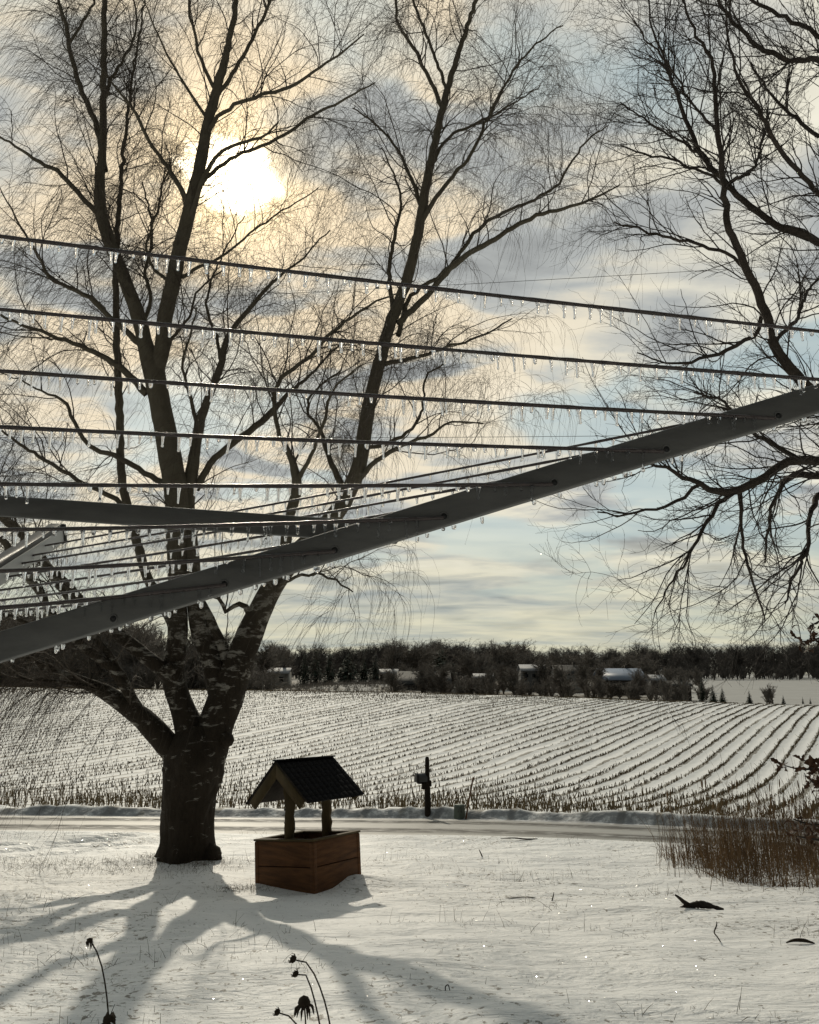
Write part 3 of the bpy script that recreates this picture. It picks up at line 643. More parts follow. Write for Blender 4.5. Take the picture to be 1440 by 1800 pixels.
# ------------------------------------------------------------------ wishing well
def make_well():
    near = G(553, 1572); Y = near[1]; k = mpp(Y) * 1.02
    th = math.radians(33); W = 0.80
    Ld = np.array([-math.cos(th), math.sin(th), 0.0]); Rd = np.array([math.sin(th), math.cos(th), 0.0])
    sl_ = -0.085
    def tilt(v): v = np.asarray(v, float).copy(); v[2] += sl_ * v[1] + 0.06 * v[0]; return v
    Ld = tilt(Ld); Rd = tilt(Rd); Ud = np.cross(Rd, Ld); Ud /= np.linalg.norm(Ud); Ud = Ud if Ud[2] > 0 else -Ud
    base = near + (Ld + Rd) * W / 2
    root = empty('wishing_well', base, 'small wooden wishing well with black shingled gable roof on the snowy lawn', 'wishing well')
    def pt(l, r, u): return near + Ld * l + Rd * r + Ud * u
    hb = 0.495; tb_ = 0.04
    def bx(mb, l0, l1, r0, r1, u0, u1): mb.box(pt((l0+l1)/2, (r0+r1)/2, (u0+u1)/2), Ld*(l1-l0)/2, Rd*(r1-r0)/2, Ud*(u1-u0)/2)
    for (l0, l1, r0, r1) in ((0, W, 0, tb_), (0, W, W - tb_, W), (0, tb_, tb_, W - tb_), (W - tb_, W, tb_, W - tb_)):
        b = MB(); bx(b, l0, l1, r0, r1, -0.25, 0.242); bx(b, l0, l1, r0, r1, 0.250, hb)
        o = b.obj('side_panel', M['cedar'], root, False, base); bevel(o, 0.006)
        b2 = MB()
    for (l, r) in ((0, 0), (W, 0), (0, W), (W, W)):
        b = MB(); bx(b, l - 0.004 if l == 0 else l - 0.05, 0.05 if l == 0 else l + 0.004, r - 0.004 if r == 0 else r - 0.05, 0.05 if r == 0 else r + 0.004, -0.25, hb - 0.006)
        bevel(b.obj('corner_trim', M['cedar'], root, False, base), 0.005)
    b = MB()
    for (l0, l1, r0, r1) in ((-.012, W+.012, -.012, .07), (-.012, W+.012, W-.07, W+.012), (-.012, .07, .07, W-.07), (W-.07, W+.012, .07, W-.07)): bx(b, l0, l1, r0, r1, hb + 0.002, hb + 0.022)
    bevel(b.obj('rim', M['cedar_pale'], root, False, base), 0.004)
    b = MB(); bx(b, tb_ + .005, W - tb_ - .005, tb_ + .005, W - tb_ - .005, 0.30, 0.34); b.obj('snow_fill', M['far'], root, False, base)
    # posts, knotty
    for r in (0.105, W - 0.06):
        b = MB(); n = 14; u_ = np.linspace(hb - 0.2, 1.12, n)
        p = np.array([pt(W/2 + RNG.normal(0, .006), r, q) for q in u_]); b.tubes(p, 0.056 + RNG.normal(0, .0035, n), 12, None, True)
        o = b.obj('post', M['cedar_pale'], root, True, base)
        for q in (0.35, 0.62): 
            kb = MB(); kc = pt(W/2 + .055, r, hb + q * 0.5); kb.lathe(kc, [(0, .014), (.012, .012), (.016, 0)], 8, Ld); kb.obj('knot', M['post'], o, True, base)
    # roof: two slabs of shingle courses
    he = 0.885; hr = 1.30; half = 0.42; r0, r1 = -0.10, 0.88
    for s in (-1, 1):
        b = MB(); N = 7
        a = np.array([0.0, hr]); e = np.array([half * s, he])
        for j in range(N):
            t0, t1 = j / N, (j + 1) / N + 0.03
            p0 = a + (e - a) * t0; p1 = a + (e - a) * t1; nrm = np.array([(hr - he) * s, half]); nrm = nrm / np.linalg.norm(nrm)
            lift0, lift1 = 0.003, 0.006
            jag = RNG.normal(0, 0.006, 12); segs = 11
            for q in range(segs):
                ra = r0 + (r1 - r0) * q / segs; rb = r0 + (r1 - r0) * (q + 1) / segs - 0.004; o1 = RNG.normal(0, .006)
                d1 = (e - a) / np.linalg.norm(e - a) * o1
                v = []
                for (pp, lf) in ((p0, lift0), (p1 + d1, lift1)):
                    for rr in (ra, rb):
                        for th_ in (0, 0.003):
                            w2 = pp + nrm * (lf + th_ + 0.012); v.append(pt(W/2 + w2[0], rr, w2[1]))
                b.add(v, [(0, 1, 3, 2), (4, 6, 7, 5), (0, 4, 5, 1), (2, 3, 7, 6), (0, 2, 6, 4), (1, 5, 7, 3)])
        o = b.obj('roof', M['shingle'], root, False, base)
        # deck under the shingles
        b = MB(); mid = (a + e) / 2; dv = (e - a) / 2; nrm = np.array([(hr - he) * s, half]); nrm /= np.linalg.norm(nrm)
        b.box(pt(W/2 + mid[0], (r0 + r1) / 2, mid[1]), Ld * dv[0] + Ud * dv[1], Rd * ((r1 - r0) / 2 - 0.005), (Ld * nrm[0] + Ud * nrm[1]) * 0.010)
        b.obj('roof_deck', M['post'], root, False, base)
        # barge boards at both gables
        for rr in (r0 + 0.012, r1 - 0.012):
            b = MB(); d = (e - a); ln = np.linalg.norm(d); d = d / ln; n2 = np.array([(hr - he) * s, half]); n2 /= np.linalg.norm(n2)
            if n2[1] < 0: n2 = -n2
            top0 = a - n2 * 0.014; top1 = a + d * (ln - 0.04) - n2 * 0.014; wd = 0.105
            foot0 = np.array([0.0, top0[1] - wd / abs(n2[1])])
            v2 = [top0, top1, top1 - n2 * wd, foot0]
            v = [pt(W/2 + q[0] + (0.001 * s), rr + t, q[1]) for t in (-0.014, 0.014) for q in v2]
            b.add(v, [(0, 1, 2, 3), (7, 6, 5, 4), (0, 4, 5, 1), (1, 5, 6, 2), (2, 6, 7, 3), (3, 7, 4, 0)])
            b.obj('barge_board', M['cedar_pale'], root, False, base)
    b = MB(); b.box(pt(W/2, (r0 + r1)/2, hr + 0.020), Ld * 0.045, Rd * ((r1 - r0)/2), Ud * 0.008); b.obj('ridge_cap', M['shingle'], root, False, base)
    b = MB(); bx(b, W/2 - 0.02, W/2 + 0.02, 0.0, W, 1.11, 1.21); b.obj('ridge_beam', M['cedar_pale'], root, False, base)
make_well()

# ------------------------------------------------------------------ mailbox, pedestal, stake
def make_mailbox():
    g = G(751, 1432); Y = g[1]; k = mpp(Y) * 1.0
    g[0] = P(751, 1432, Y)[0]
    root = empty('mailbox', g, 'dark mailbox on a tall weathered post beside the far snowbank of the road', 'mailbox')
    def q(px, py, dy=0.0): return P(px, py, Y + dy)
    b = MB(); pp = np.array([q(752.2, 1445), q(751.8, 1400), q(751.3, 1360), q(751, 1334), q(751, 1330)]); b.tubes(pp, np.array([5.4, 5.2, 4.0, 3.6, 2.2]) * k, 10, None, True)
    b.obj('post', M['post'], root, True, g)
    # barrel box pointing to the left with its door
    c = q(741, 1366); X = np.array([1, 0.35, 0.0]); X /= np.linalg.norm(X); Yv = np.array([-X[1], X[0], 0]); Z = np.array([0, 0, 1.0])
    def barrel(l0, l1, rw, hh):
        b = MB(); a = np.linspace(0, np.pi, 9); prof = [(-rw, -hh)] + [(-rw * math.cos(t), rw * math.sin(t) * 0.95) for t in a] + [(rw, -hh)]
        n = len(prof); v = [c + X * l + Yv * y + Z * z for l in (l0, l1) for y, z in prof]
        f4 = [(i, (i + 1) % n, n + (i + 1) % n, n + i) for i in range(n)]
        v += [c + X * l0, c + X * l1]; f3 = [((i + 1) % n, i, 2 * n) for i in range(n)] + [(n + i, n + (i + 1) % n, 2 * n + 1) for i in range(n)]
        b.add(v, f4, f3); return b
    o = barrel(-6.5 * k, 9 * k, 7.2 * k, 7.5 * k).obj('mailbox_body', M['mailgrey'], root, False, g); bevel(o, 0.008)
    o2 = barrel(-10.5 * k, -6.6 * k, 7.9 * k, 8.3 * k).obj('mailbox_door', M['mailbox'], root, False, g); bevel(o2, 0.008)
    b = MB(); b.box(q(741, 1376.3), X * 7 * k, Yv * 4 * k, Z * 1.2 * k); b.box(q(748, 1382), X * 6 * k, Yv * 3.6 * k, Z * 5.0 * k); b.box(q(755.5, 1377), X * 2.6 * k, Yv * 3 * k, Z * 5 * k)
    bevel(b.obj('bracket', M['post'], root, False, g), 0.01)
    # pedestal
    g = G(808, 1438); Yp = g[1]; k = mpp(Yp)
    root = empty('utility_pedestal', g, 'short squat grey-green utility pedestal between the mailbox and the thin stake', 'utility box')
    b = MB(); prof = [(-0.12, 8.2), (13.5 * k, 8.0), (17.8 * k, 7.8), (18.2 * k, 8.4), (19.5 * k, 8.4), (21.5 * k, 6.5), (22.2 * k, 0)]
    b.lathe(g, [(h, r * k * 1.18) for h, r in prof], 4, (0, 0, 1)); o = b.obj('housing', M['pedestal'], root, False, g); bevel(o, 0.012)
    b = MB(); b.box(g + np.array([0, -7.2 * k, 12 * k]), (3.2 * k, 0, 0), (0, 0.006, 0), (0, 0, 2.2 * k)); b.obj('plate', M['metal'], root, False, g)
    g = G(819, 1440); Ys = g[1]
    root = empty('marker_stake', g, 'thin leaning brown marker stake right of the utility pedestal', 'stake')
    b = MB(); b.tubes(np.array([P(818, 1446, Ys), P(825, 1405, Ys), P(832.5, 1366, Ys)]), np.array([1.4, 1.2, 1.0]) * mpp(Ys), 6, None, True); b.obj('rod', M['stake'], root, True, g)
    b = MB(); b.tubes(np.array([P(831, 1374, Ys), P(832.3, 1367, Ys)]), np.array([1.7, 1.7]) * mpp(Ys), 8, None, True); b.obj('cap', M['stake'], root, True, g)
make_mailbox()

# ------------------------------------------------------------------ rotary clothes dryer with iced lines
def make_dryer():
    hub = P(-330, 1244, 0.97)
    root = empty('clothes_dryer', (hub[0], hub[1], H(hub[0], hub[1])), 'grey rotary clothes dryer close to the camera with icicles along its lines', 'clothes dryer')
    org = np.array(root.location)
    YM = 0.95
    def beam(name, p0, p1, h, d, mt, view_up=None, caps=None):
        ax = (p1 - p0); L = np.linalg.norm(ax); ax /= L; up = np.array([0, 0, 1.0]); up -= ax * (up @ ax); up /= np.linalg.norm(up); sd_ = np.cross(ax, up)
        b = MB(); b.box((p0 + p1) / 2, ax * L / 2, up * h / 2, sd_ * d / 2)
        return bevel(b.obj(name, mt, root, False, org), 0.0022, 3), ax, up, sd_
    m0 = hub; m1 = P(1830, 581, YM)
    # main arm spans the frame; holes every 193 px
    arm, axm, upm, sdm = beam('arm', P(-330, 1238.5, YM), P(1830, 581.5, YM), 0.0315, 0.020, M['metal'])
    holes = [(1750, 616), (1555, 676), (1362, 735), (1167, 793), (972, 851), (780, 910), (590, 969), (398, 1028), (205, 1088), (12, 1146)]
    ldir = sdm if sdm[1] < 0 else -sdm
    for (hx, hy) in holes[:9]:
        c = P(hx, hy, YM) + ldir * 0.0103
        b = MB(); t = np.linspace(0, 2 * np.pi, 17); ring = np.array([c + (axm * math.cos(a) + upm * math.sin(a)) * 0.0042 for a in t]); b.tubes(ring, np.full(17, 0.0009), 6); ey = b.obj('eyelet', M['metal'], arm, True, org)
        b = MB(); b.lathe(c - ldir * 0.0005, [(0.0, 0.0036), (0.0008, 0.0026), (0.0010, 0)], 12, ldir); b.obj('eyelet_hole', M['dark_plastic'], ey, True, org)
    # arm toward the viewer (outside the frame on the left)
    a4o = P(-560, 300, 0.80)
    beam('arm', hub + np.array([0, -0.02, 0.02]), a4o, 0.032, 0.020, M['metal'])
    # far arm, foreshortened, with end cap
    t1 = P(101, 941, 1.72); t0 = P(-330, 1222, 1.00)
    ft, axt, upt, sdt = beam('arm', t0, t1, 0.030, 0.026, M['pale_metal'])
    b = MB(); b.box(t1 + axt * 0.004 + upt*0.002, axt * 0.006, upt * 0.021, sdt * 0.0165); bevel(b.obj('end_cap', M['dark_plastic'], ft, False, org), 0.003)
    b = MB(); b.box((t0 + t1) / 2 + upt * 0.0205, axt * np.linalg.norm(t1 - t0) / 2 * 0.985, upt * 0.0045, sdt * 0.012); b.obj('channel', M['dark_plastic'], ft, False, org)
    # brace behind the main arm
    beam('brace', P(-310, 868, 1.0), P(700, 938, 1.01), 0.0245, 0.012, M['metal'])
    # arm on the far left, hub, post
    beam('arm', hub, hub + np.array([-1.0, 0.25, 0.30]), 0.032, 0.020, M['metal'])
    b = MB(); b.lathe(hub + np.array([0, 0, -0.09]), [(0, 0), (0, .05), (.04, .055), (.14, .055), (.17, .04), (.18, 0)], 16); b.obj('hub', M['dark_plastic'], root, True, org)
    b = MB(); b.tubes(np.array([[hub[0], hub[1], org[2] - 0.2], [hub[0], hub[1], hub[2]]]), np.array([.022, .022]), 14); b.obj('post', M['metal'], root, True, org)
    # lines
    near_left = [412, 540, 648, 746, 846, 926, 998, 1062]
    lines = []
    for i, yl in enumerate(near_left):
        hx, hy = holes[i]; s = (yl - hy) / (0 - hx); xl = -470 + 24 * i; Yl = 0.82 + 0.018 * i
        # depth at the left end chosen on the near arm; keep the observed slope
        p1 = P(hx, hy, YM - 0.012); p0 = P(xl, hy + s * (xl - hx), Yl)
        lines.append((p0, p1, 0.0023, 1.0))
    far_pts = [(69, 961), (47, 978), (28, 992), (0, 1016), (-18, 1040), (-40, 1060), (-60, 1080)]
    for i, (lx, ly) in enumerate(far_pts):
        hx, hy = holes[1 + i]
        tt = np.clip((lx + 330) / 431, 0, 1); Yl = 1.0 / ((1 - tt) / 1.0 + tt / 1.72)
        lines.append((P(lx, ly, Yl), P(hx, hy, YM + 0.012), 0.0019, 0.75))
    ice = []
    for li, (p0, p1, r, sc) in enumerate(lines):
        L = np.linalg.norm(p1 - p0); n = int(L / 0.006) + 2; t = np.linspace(0, 1, n)
        pts = p0[None] * (1 - t[:, None]) + p1[None] * t[:, None]
        pts[:, 2] -= 0.004 * np.sin(t * np.pi)
        rr = r * (1 + 0.13 * fbm(t * L * 60, np.full(n, li * 3.1), 2, li))
        b = MB(); b.tubes(pts, rr, 8)
        lo = b.obj('line', M['wire'], root, True, org)
        x = RNG.uniform(0.01, 0.03)
        while x < L - 0.01:
            big = RNG.random(); k = x / L; j = int(k * (n - 1))
            ln = (0.005 + 0.004 * RNG.random() if big < 0.28 else 0.009 + 0.010 * RNG.random()) * (1.0 if sc == 1 else 0.75)
            if big > 0.93: ln *= 1.3
            c = pts[j] - np.array([0, 0, rr[j] * 0.75])
            cc = c - np.array([0, 0, CAMZ]); zf = cc[1] * cp + cc[2] * sp; sx = CX + F * cc[0] / zf
            ice.append((ln / zf if -20 < sx < 1460 else 0, c, ln, lo, li))
            x += RNG.uniform(0.010, 0.018) * (1.0 if sc == 1 else 1.7)
    ice.sort(key=lambda q: -q[0]); rest = MB()
    def icicle(b, c, ln):
        w_ = RNG.uniform(0.0015, 0.0022) * (1 + 0.15 * RNG.random()); lean = np.array([RNG.normal(0, .05), RNG.normal(0, .05), -1])
        if ln < 0.008: prof = [(-.0006, w_*1.2), (ln*.25, w_*1.15), (ln*.6, w_*1.05), (ln*.85, w_*.8), (ln, 0)]
        else:
            tb_ = RNG.uniform(.65, 1.0)
            prof = [(-.0008, w_*1.5), (ln*.08, w_*1.25), (ln*.25, w_*.95), (ln*.45, w_*.85), (ln*.6, w_*.7), (ln*.75, w_*.62), (ln*.84, w_*tb_*.9), (ln*.92, w_*tb_), (ln*.975, w_*tb_*.6), (ln, 0)]
        b.lathe(c, prof, 9, lean)
    for i, (sz, c, ln, lo, li) in enumerate(ice):
        if i < 100:
            b = MB(); icicle(b, c, ln); b.obj('icicle', M['ice'], lo, True, org)
        else: icicle(rest, c, ln)
    for k in range(46):                                             # drops frozen under the arm
        q = RNG.uniform(20, 1460); c = P(q, 1168.5 - 0.3042 * q, YM) + np.array([0, RNG.uniform(-.006, .006), 0.001]); icicle(rest, c, RNG.uniform(.003, .0075))
    tag(rest.obj('icicles', M['ice'], root, True, org), kind='stuff')
    print('icicles', len(ice))
make_dryer()

# children built in world space minus parent origin: parents sit unrotated at their location
# ------------------------------------------------------------------ corn stubble
def stalks(b, x, y, h, lean, r):
    n = len(x); z = height(x, y); K = 3
    a = RNG.uniform(0, 2 * np.pi, n); l = RNG.normal(0, 1, n) * lean
    p = np.zeros((n, K, 3)); p[:, 0] = np.stack([x, y, z - 0.04], -1)
    top = np.stack([x + np.cos(a) * l * h, y + np.sin(a) * l * h, z + h], -1)
    p[:, 1] = (p[:, 0] * .5 + top * .5) + np.stack([RNG.normal(0, .012, n), RNG.normal(0, .012, n), np.zeros(n)], -1); p[:, 2] = top
    b.tubes(p, np.stack([r, r * .9, r * .75], -1), 3)
def make_stubble():
    b = MB(); X = []; Y = []
    ca, sa = math.cos(ROWA), math.sin(ROWA)
    # rows: q = x ca - y sa ; along = x sa + y ca
    for k in range(-108, 58):
        q = k * RSP
        s = np.arange(-14, 115, 0.085); s = s + RNG.normal(0, 0.05, len(s))
        x = q * ca + s * sa; y = -q * sa + s * ca
        wob = 0.10 * vnoise(s * 0.15, np.full(len(s), k * 7.3), 2); x = x + wob * ca; y = y - wob * sa
        ok = (y > road_far(x) + 4.5 + 1.2 * vnoise(x * 0.3, y * 0.3)) & (y < 88) & (np.abs(x) < 0.56 * y + 1.5)
        dens = 0.66 + 0.6 * fbm(s * 0.10, np.full(len(s), k * 5.7), 3, 4) + 0.45 * ((k * 7 % 5) in (0, 1, 3)) - 0.2
        ok &= RNG.random(len(s)) < np.clip(dens, 0.04, 1)
        X.append(x[ok]); Y.append(y[ok])
    x = np.concatenate(X); y = np.concatenate(Y); n = len(x)
    hh = np.clip(RNG.gamma(5, 0.023, n), 0.04, 0.24)
    hh = hh * (1 - 0.45 * np.clip((y - 27) / 18, 0, 1)); stalks(b, x + RNG.normal(0, .022, n), y + RNG.normal(0, .022, n), hh, 0.28, RNG.uniform(0.010, 0.018, n) * (1 + y / 100))
    # leaf scraps beside the stalks
    j = RNG.random(n) < 0.35; stalks(b, x[j] + RNG.normal(0, .05, j.sum()), y[j] + RNG.normal(0, .05, j.sum()), RNG.uniform(.04, .16, j.sum()), 0.9, RNG.uniform(.008, .016, j.sum()))
    # headland along the road: trampled, denser
    n = 5200; x = RNG.uniform(-17, 17, n); y = road_far(x) + 1.5 + RNG.gamma(2.2, 1.5, n)
    ok = (y < road_far(x) + 11) & (vnoise(x * 0.9, y * 0.9, 3) + RNG.normal(0, .4, n) > -0.1); x, y = x[ok], y[ok]; n = len(x)
    stalks(b, x, y, np.clip(RNG.gamma(4, 0.07, n), .06, .6), 0.32, RNG.uniform(.007, .013, n))
    o = b.obj('corn_stubble', M['straw'], None, True); tag(o, 'rows of cut corn stubble poking through the snowy field', 'stubble', None, 'stuff')
    print('stubble verts', b.n)
make_stubble()

# ------------------------------------------------------------------ grasses, reeds
def blades(b, x, y, h, lean, r, K=5, bend=0.25, bias=(0, 0)):
    n = len(x); z = height(x, y); p = np.zeros((n, K, 3)); a = RNG.uniform(0, 2*np.pi, n); l = np.abs(RNG.normal(0, lean, n))
    dx = np.cos(a) * l + bias[0]; dy = np.sin(a) * l + bias[1]
    for k in range(K):
        t = k / (K - 1); c = t + bend * t * t
        p[:, k] = np.stack([x + dx * h * c, y + dy * h * c, z - 0.03 + h * t * (1 - 0.3 * l * t)], -1)
    b.tubes(p, r[:, None] * np.linspace(1, 0.4, K)[None], 3); return p
def make_reeds():
    b = MB(); n = 9500
    py_lo = G(1250, 1552); 
    x = RNG.uniform(2.4, 8.0, n); y = RNG.uniform(8.2, 12.6, n)
    px = CX + F * x / (y * cp + (0) * sp) * 1.0
    left = 0.255 * y + 0.05 + 0.4 * vnoise(y * 0.9, y * 0 + 3.0, 2)
    front = 10.35 - 0.62 * (x - 3.0) + 0.3 * vnoise(x * 1.3, x * 0, 8)
    back = 12.7 - 0.05 * x
    dens = np.where(y > front, np.clip(0.35 + (y - front) / 0.6, 0, 1), np.where(y > front - 0.85, 0.06, 0.0)) * np.clip((x - left) / 0.6, 0, 1)**0.8 * np.clip(0.6 + 0.6 * fbm(x * 1.6, y * 1.6, 2, 51), .15, 1) * (y < back)
    ok = RNG.random(n) < dens; x, y = x[ok], y[ok]; n = len(x)
    p = blades(b, x, y, RNG.gamma(9, 0.070, n) * np.clip(0.75 + (x - 2.6) * 0.16, .6, 1.2), 0.20, RNG.uniform(0.0022, 0.0042, n), 6, 0.45, (-0.05, 0))
    # taller stems with seed heads
    m = RNG.random(n) < 0.022; xs, ys = x[m], y[m]; k = len(xs)
    q = blades(b, xs, ys, RNG.uniform(0.7, 1.05, k), 0.10, RNG.uniform(.003, .0045, k), 6, 0.1)
    for c, d in zip(q[:, -1], q[:, -1] - q[:, -2]): b.lathe(c - d * .2, [(0, .003), (.02, .007), (.06, .009), (.10, .006), (.12, 0)], 6, d)
    # collapsed litter at the foot
    j = RNG.random(n) < 0.5; blades(b, x[j], y[j], RNG.uniform(.08, .28, j.sum()), 0.9, RNG.uniform(.003, .005, j.sum()), 4, 0.4)
    tag(b.obj('dry_reeds', M['reed'], None, True), 'bank of reddish brown dry grass and weeds at the right edge of the lawn', 'dry grass', None, 'stuff')
    # lawn grass tips
    b = MB(); n = 26000; y = 4.2 + 11.0 * RNG.random(n)**0.8; x = RNG.uniform(-1, 1, n) * (0.52 * y + 0.5)
    pr = fbm(x * 0.8, y * 1.6, 3, 12) + 0.55 * fbm(x * 5, y * 5, 2, 40)
    near_tree = np.exp(-((x + 3.4) / 1.6)**2 - ((y - 10.9) / 0.8)**2) * 1.1
    ok = (pr + near_tree + RNG.normal(0, .15, n) > 0.62) & (y < road_near(x) - 0.2); x, y = x[ok], y[ok]; n = len(x)
    blades(b, x, y, RNG.uniform(.02, .075, n) + RNG.random(n)**8 * .12, 0.55, RNG.uniform(.0012, .0026, n), 4, 0.4)
    nc = 420; yc = 4.6 + 10.2 * RNG.random(nc)**0.75; xc = RNG.uniform(-1, 1, nc) * (0.52 * yc + 0.4)
    m = RNG.integers(6, 26, nc); xx = np.repeat(xc, m) + RNG.normal(0, .09, m.sum()) * np.repeat(RNG.uniform(.5, 1.6, nc), m); yy = np.repeat(yc, m) + RNG.normal(0, .03, m.sum()); ok = yy < road_near(xx) - .2
    blades(b, xx[ok], yy[ok], RNG.uniform(.012, .05, ok.sum()), 0.9, RNG.uniform(.0012, .0024, ok.sum()), 4, 0.5)
    # tufts round the birch, along the well and in a band left of the tree
    tx = np.concatenate([RNG.normal(-2.85, .42, 420), RNG.normal(-4.3, .9, 700), RNG.normal(-1.75, .12, 160), RNG.normal(-2.5, .15, 90)])
    ty = np.concatenate([RNG.normal(11.25, .22, 420), RNG.normal(11.2, .25, 700), RNG.normal(9.25, .08, 160), RNG.normal(11.0, .1, 90)])
    blades(b, tx, ty, RNG.uniform(.03, .11, len(tx)), 0.7, RNG.uniform(.0014, .0028, len(tx)), 4, 0.5)
    tag(b.obj('lawn_grass', M['grass'], None, True), 'thin dead grass tips showing through the snow of the lawn', 'grass', None, 'stuff')
make_reeds()

# ------------------------------------------------------------------ dried flowers in front
def flower_group():
    def stem(pts, Y, label, head, leaves=False):
        q = np.array([[*P(px, py, Y)] for px, py in pts]); g = np.array([q[0, 0], Y, H(q[0, 0], Y)])
        full = np.vstack([[g[0] + 0.02, Y, g[2] - 0.02], q]); s = spline(full, 26)
        root = empty('dried_flower', g, label, 'dried flower', 'dried flowers in front of the lawn')
        b = MB(); b.tubes(s, np.linspace(.0034, .0019, 26) * (Y / 2.4), 6)
        b.obj('stem', M['dead'], root, True, g)
        tip = s[-1]; d = s[-1] - s[-3]; d /= np.linalg.norm(d); sc = Y / F * head[1]
        b = MB()
        if head[0] == 'cone':
            b.lathe(tip - d * .3 * sc, [(0, .15*sc), (.15*sc, .5*sc), (.5*sc, .62*sc), (.9*sc, .45*sc), (1.15*sc, 0)], 12, d)
            for k in range(14):
                a = k * 2 * np.pi / 14 + RNG.normal(0, .15); e = np.cross(d, [0.3, 1, 0.2]); e /= np.linalg.norm(e); f = np.cross(d, e)
                o_ = e * math.cos(a) + f * math.sin(a); L = sc * RNG.uniform(.75, 1.25)
                pp = np.array([tip + o_ * .45 * sc, tip + o_ * .8 * sc - np.array([0, 0, .25 * L]), tip + o_ * .95 * sc - np.array([0, 0, .9 * L])])
                b.tubes(pp, np.array([.09, .12, .03]) * sc, 4)
        elif head[0] == 'bud':
            b.lathe(tip - d * .35 * sc, [(0, .2*sc), (.2*sc, .62*sc), (.6*sc, .7*sc), (.95*sc, .5*sc), (1.1*sc, .1*sc), (1.12*sc, 0)], 12, d)
            for k in range(9):
                a = k * 0.7; e = np.cross(d, [0.3, 1, 0.2]); e /= np.linalg.norm(e); f = np.cross(d, e); o_ = e * math.cos(a) + f * math.sin(a)
                b.tubes(np.array([tip + o_*.5*sc, tip + o_*.85*sc + d*.45*sc, tip + o_*.7*sc + d*.9*sc]), np.array([.08, .08, .02])*sc, 4)
        else:
            b.lathe(tip + np.array([0, 0, .2*sc]), [(0, .2*sc), (.15*sc, .55*sc), (.45*sc, .5*sc), (.55*sc, 0)], 10, (0, 0, -1))
            for k in range(10):
                a = k * 2 * np.pi / 10 + RNG.normal(0, .2); o_ = np.array([math.cos(a), math.sin(a), 0]); L = sc * RNG.uniform(.8, 1.9)
                b.tubes(np.array([tip + o_*.3*sc, tip + o_*.55*sc - np.array([0, 0, .5*L]), tip + o_*.45*sc - np.array([0, 0, L])]), np.array([.1, .13, .03])*sc, 4)
        b.obj('flower_head', M['dead'], root, True, g)
        if leaves:
            b = MB()
            for k in range(5):
                a = RNG.uniform(0, 6.3); c = P(*leaves, Y); o_ = np.array([math.cos(a), math.sin(a) * .6, 0]); L = RNG.uniform(.02, .035)
                v = [c, c + o_*L*.5 + [0, .006, .012], c + o_*L + [0, 0, -.004], c + o_*L*.5 + [0, -.006, .004], c + o_*L*.5 + [0, 0, -.008]]
                b.add(v, None, [(0, 1, 4), (1, 2, 4), (2, 3, 4), (3, 0, 4), (0, 3, 1), (1, 3, 2)])
            b.tubes(np.array([P(leaves[0], leaves[1] + 5, Y), P(leaves[0] + 12, leaves[1] - 25, Y)]), np.array([.0015, .0005]), 4)
            b.obj('leaf', M['dead'], root, False, g)
    stem([(196,1860), (192,1800), (187,1745), (178,1695), (164,1660), (158,1651)], 2.4, 'lone dried flower at the lower left, its drooping head on a tall bare stem', ('droop', 9), (190, 1790))
    stem([(588,1870), (580,1800), (566,1745), (548,1705), (530,1686), (517,1687)], 2.5, 'tallest dried flower of the cluster, arching over with a small dark seed head', ('bud', 9))
    stem([(570,1870), (562,1800), (550,1748), (536,1712), (527,1706), (521,1713)], 2.5, 'dried flower nodding just under the tallest one of the cluster', ('bud', 8))
    stem([(537,1880), (538,1820), (537,1790), (535,1766)], 2.35, 'ragged dried coneflower with hanging petals in the middle of the cluster', ('cone', 17))
    stem([(560,1880), (530,1812), (512,1790), (497,1779), (489,1780)], 2.45, 'shortest dried flower leaning left at the foot of the cluster', ('bud', 8))
    stem([(200,1900), (198,1850), (194,1815), (190,1795)], 2.4, 'broken dried flower head low beside the lone stem', ('cone', 13))
flower_group()

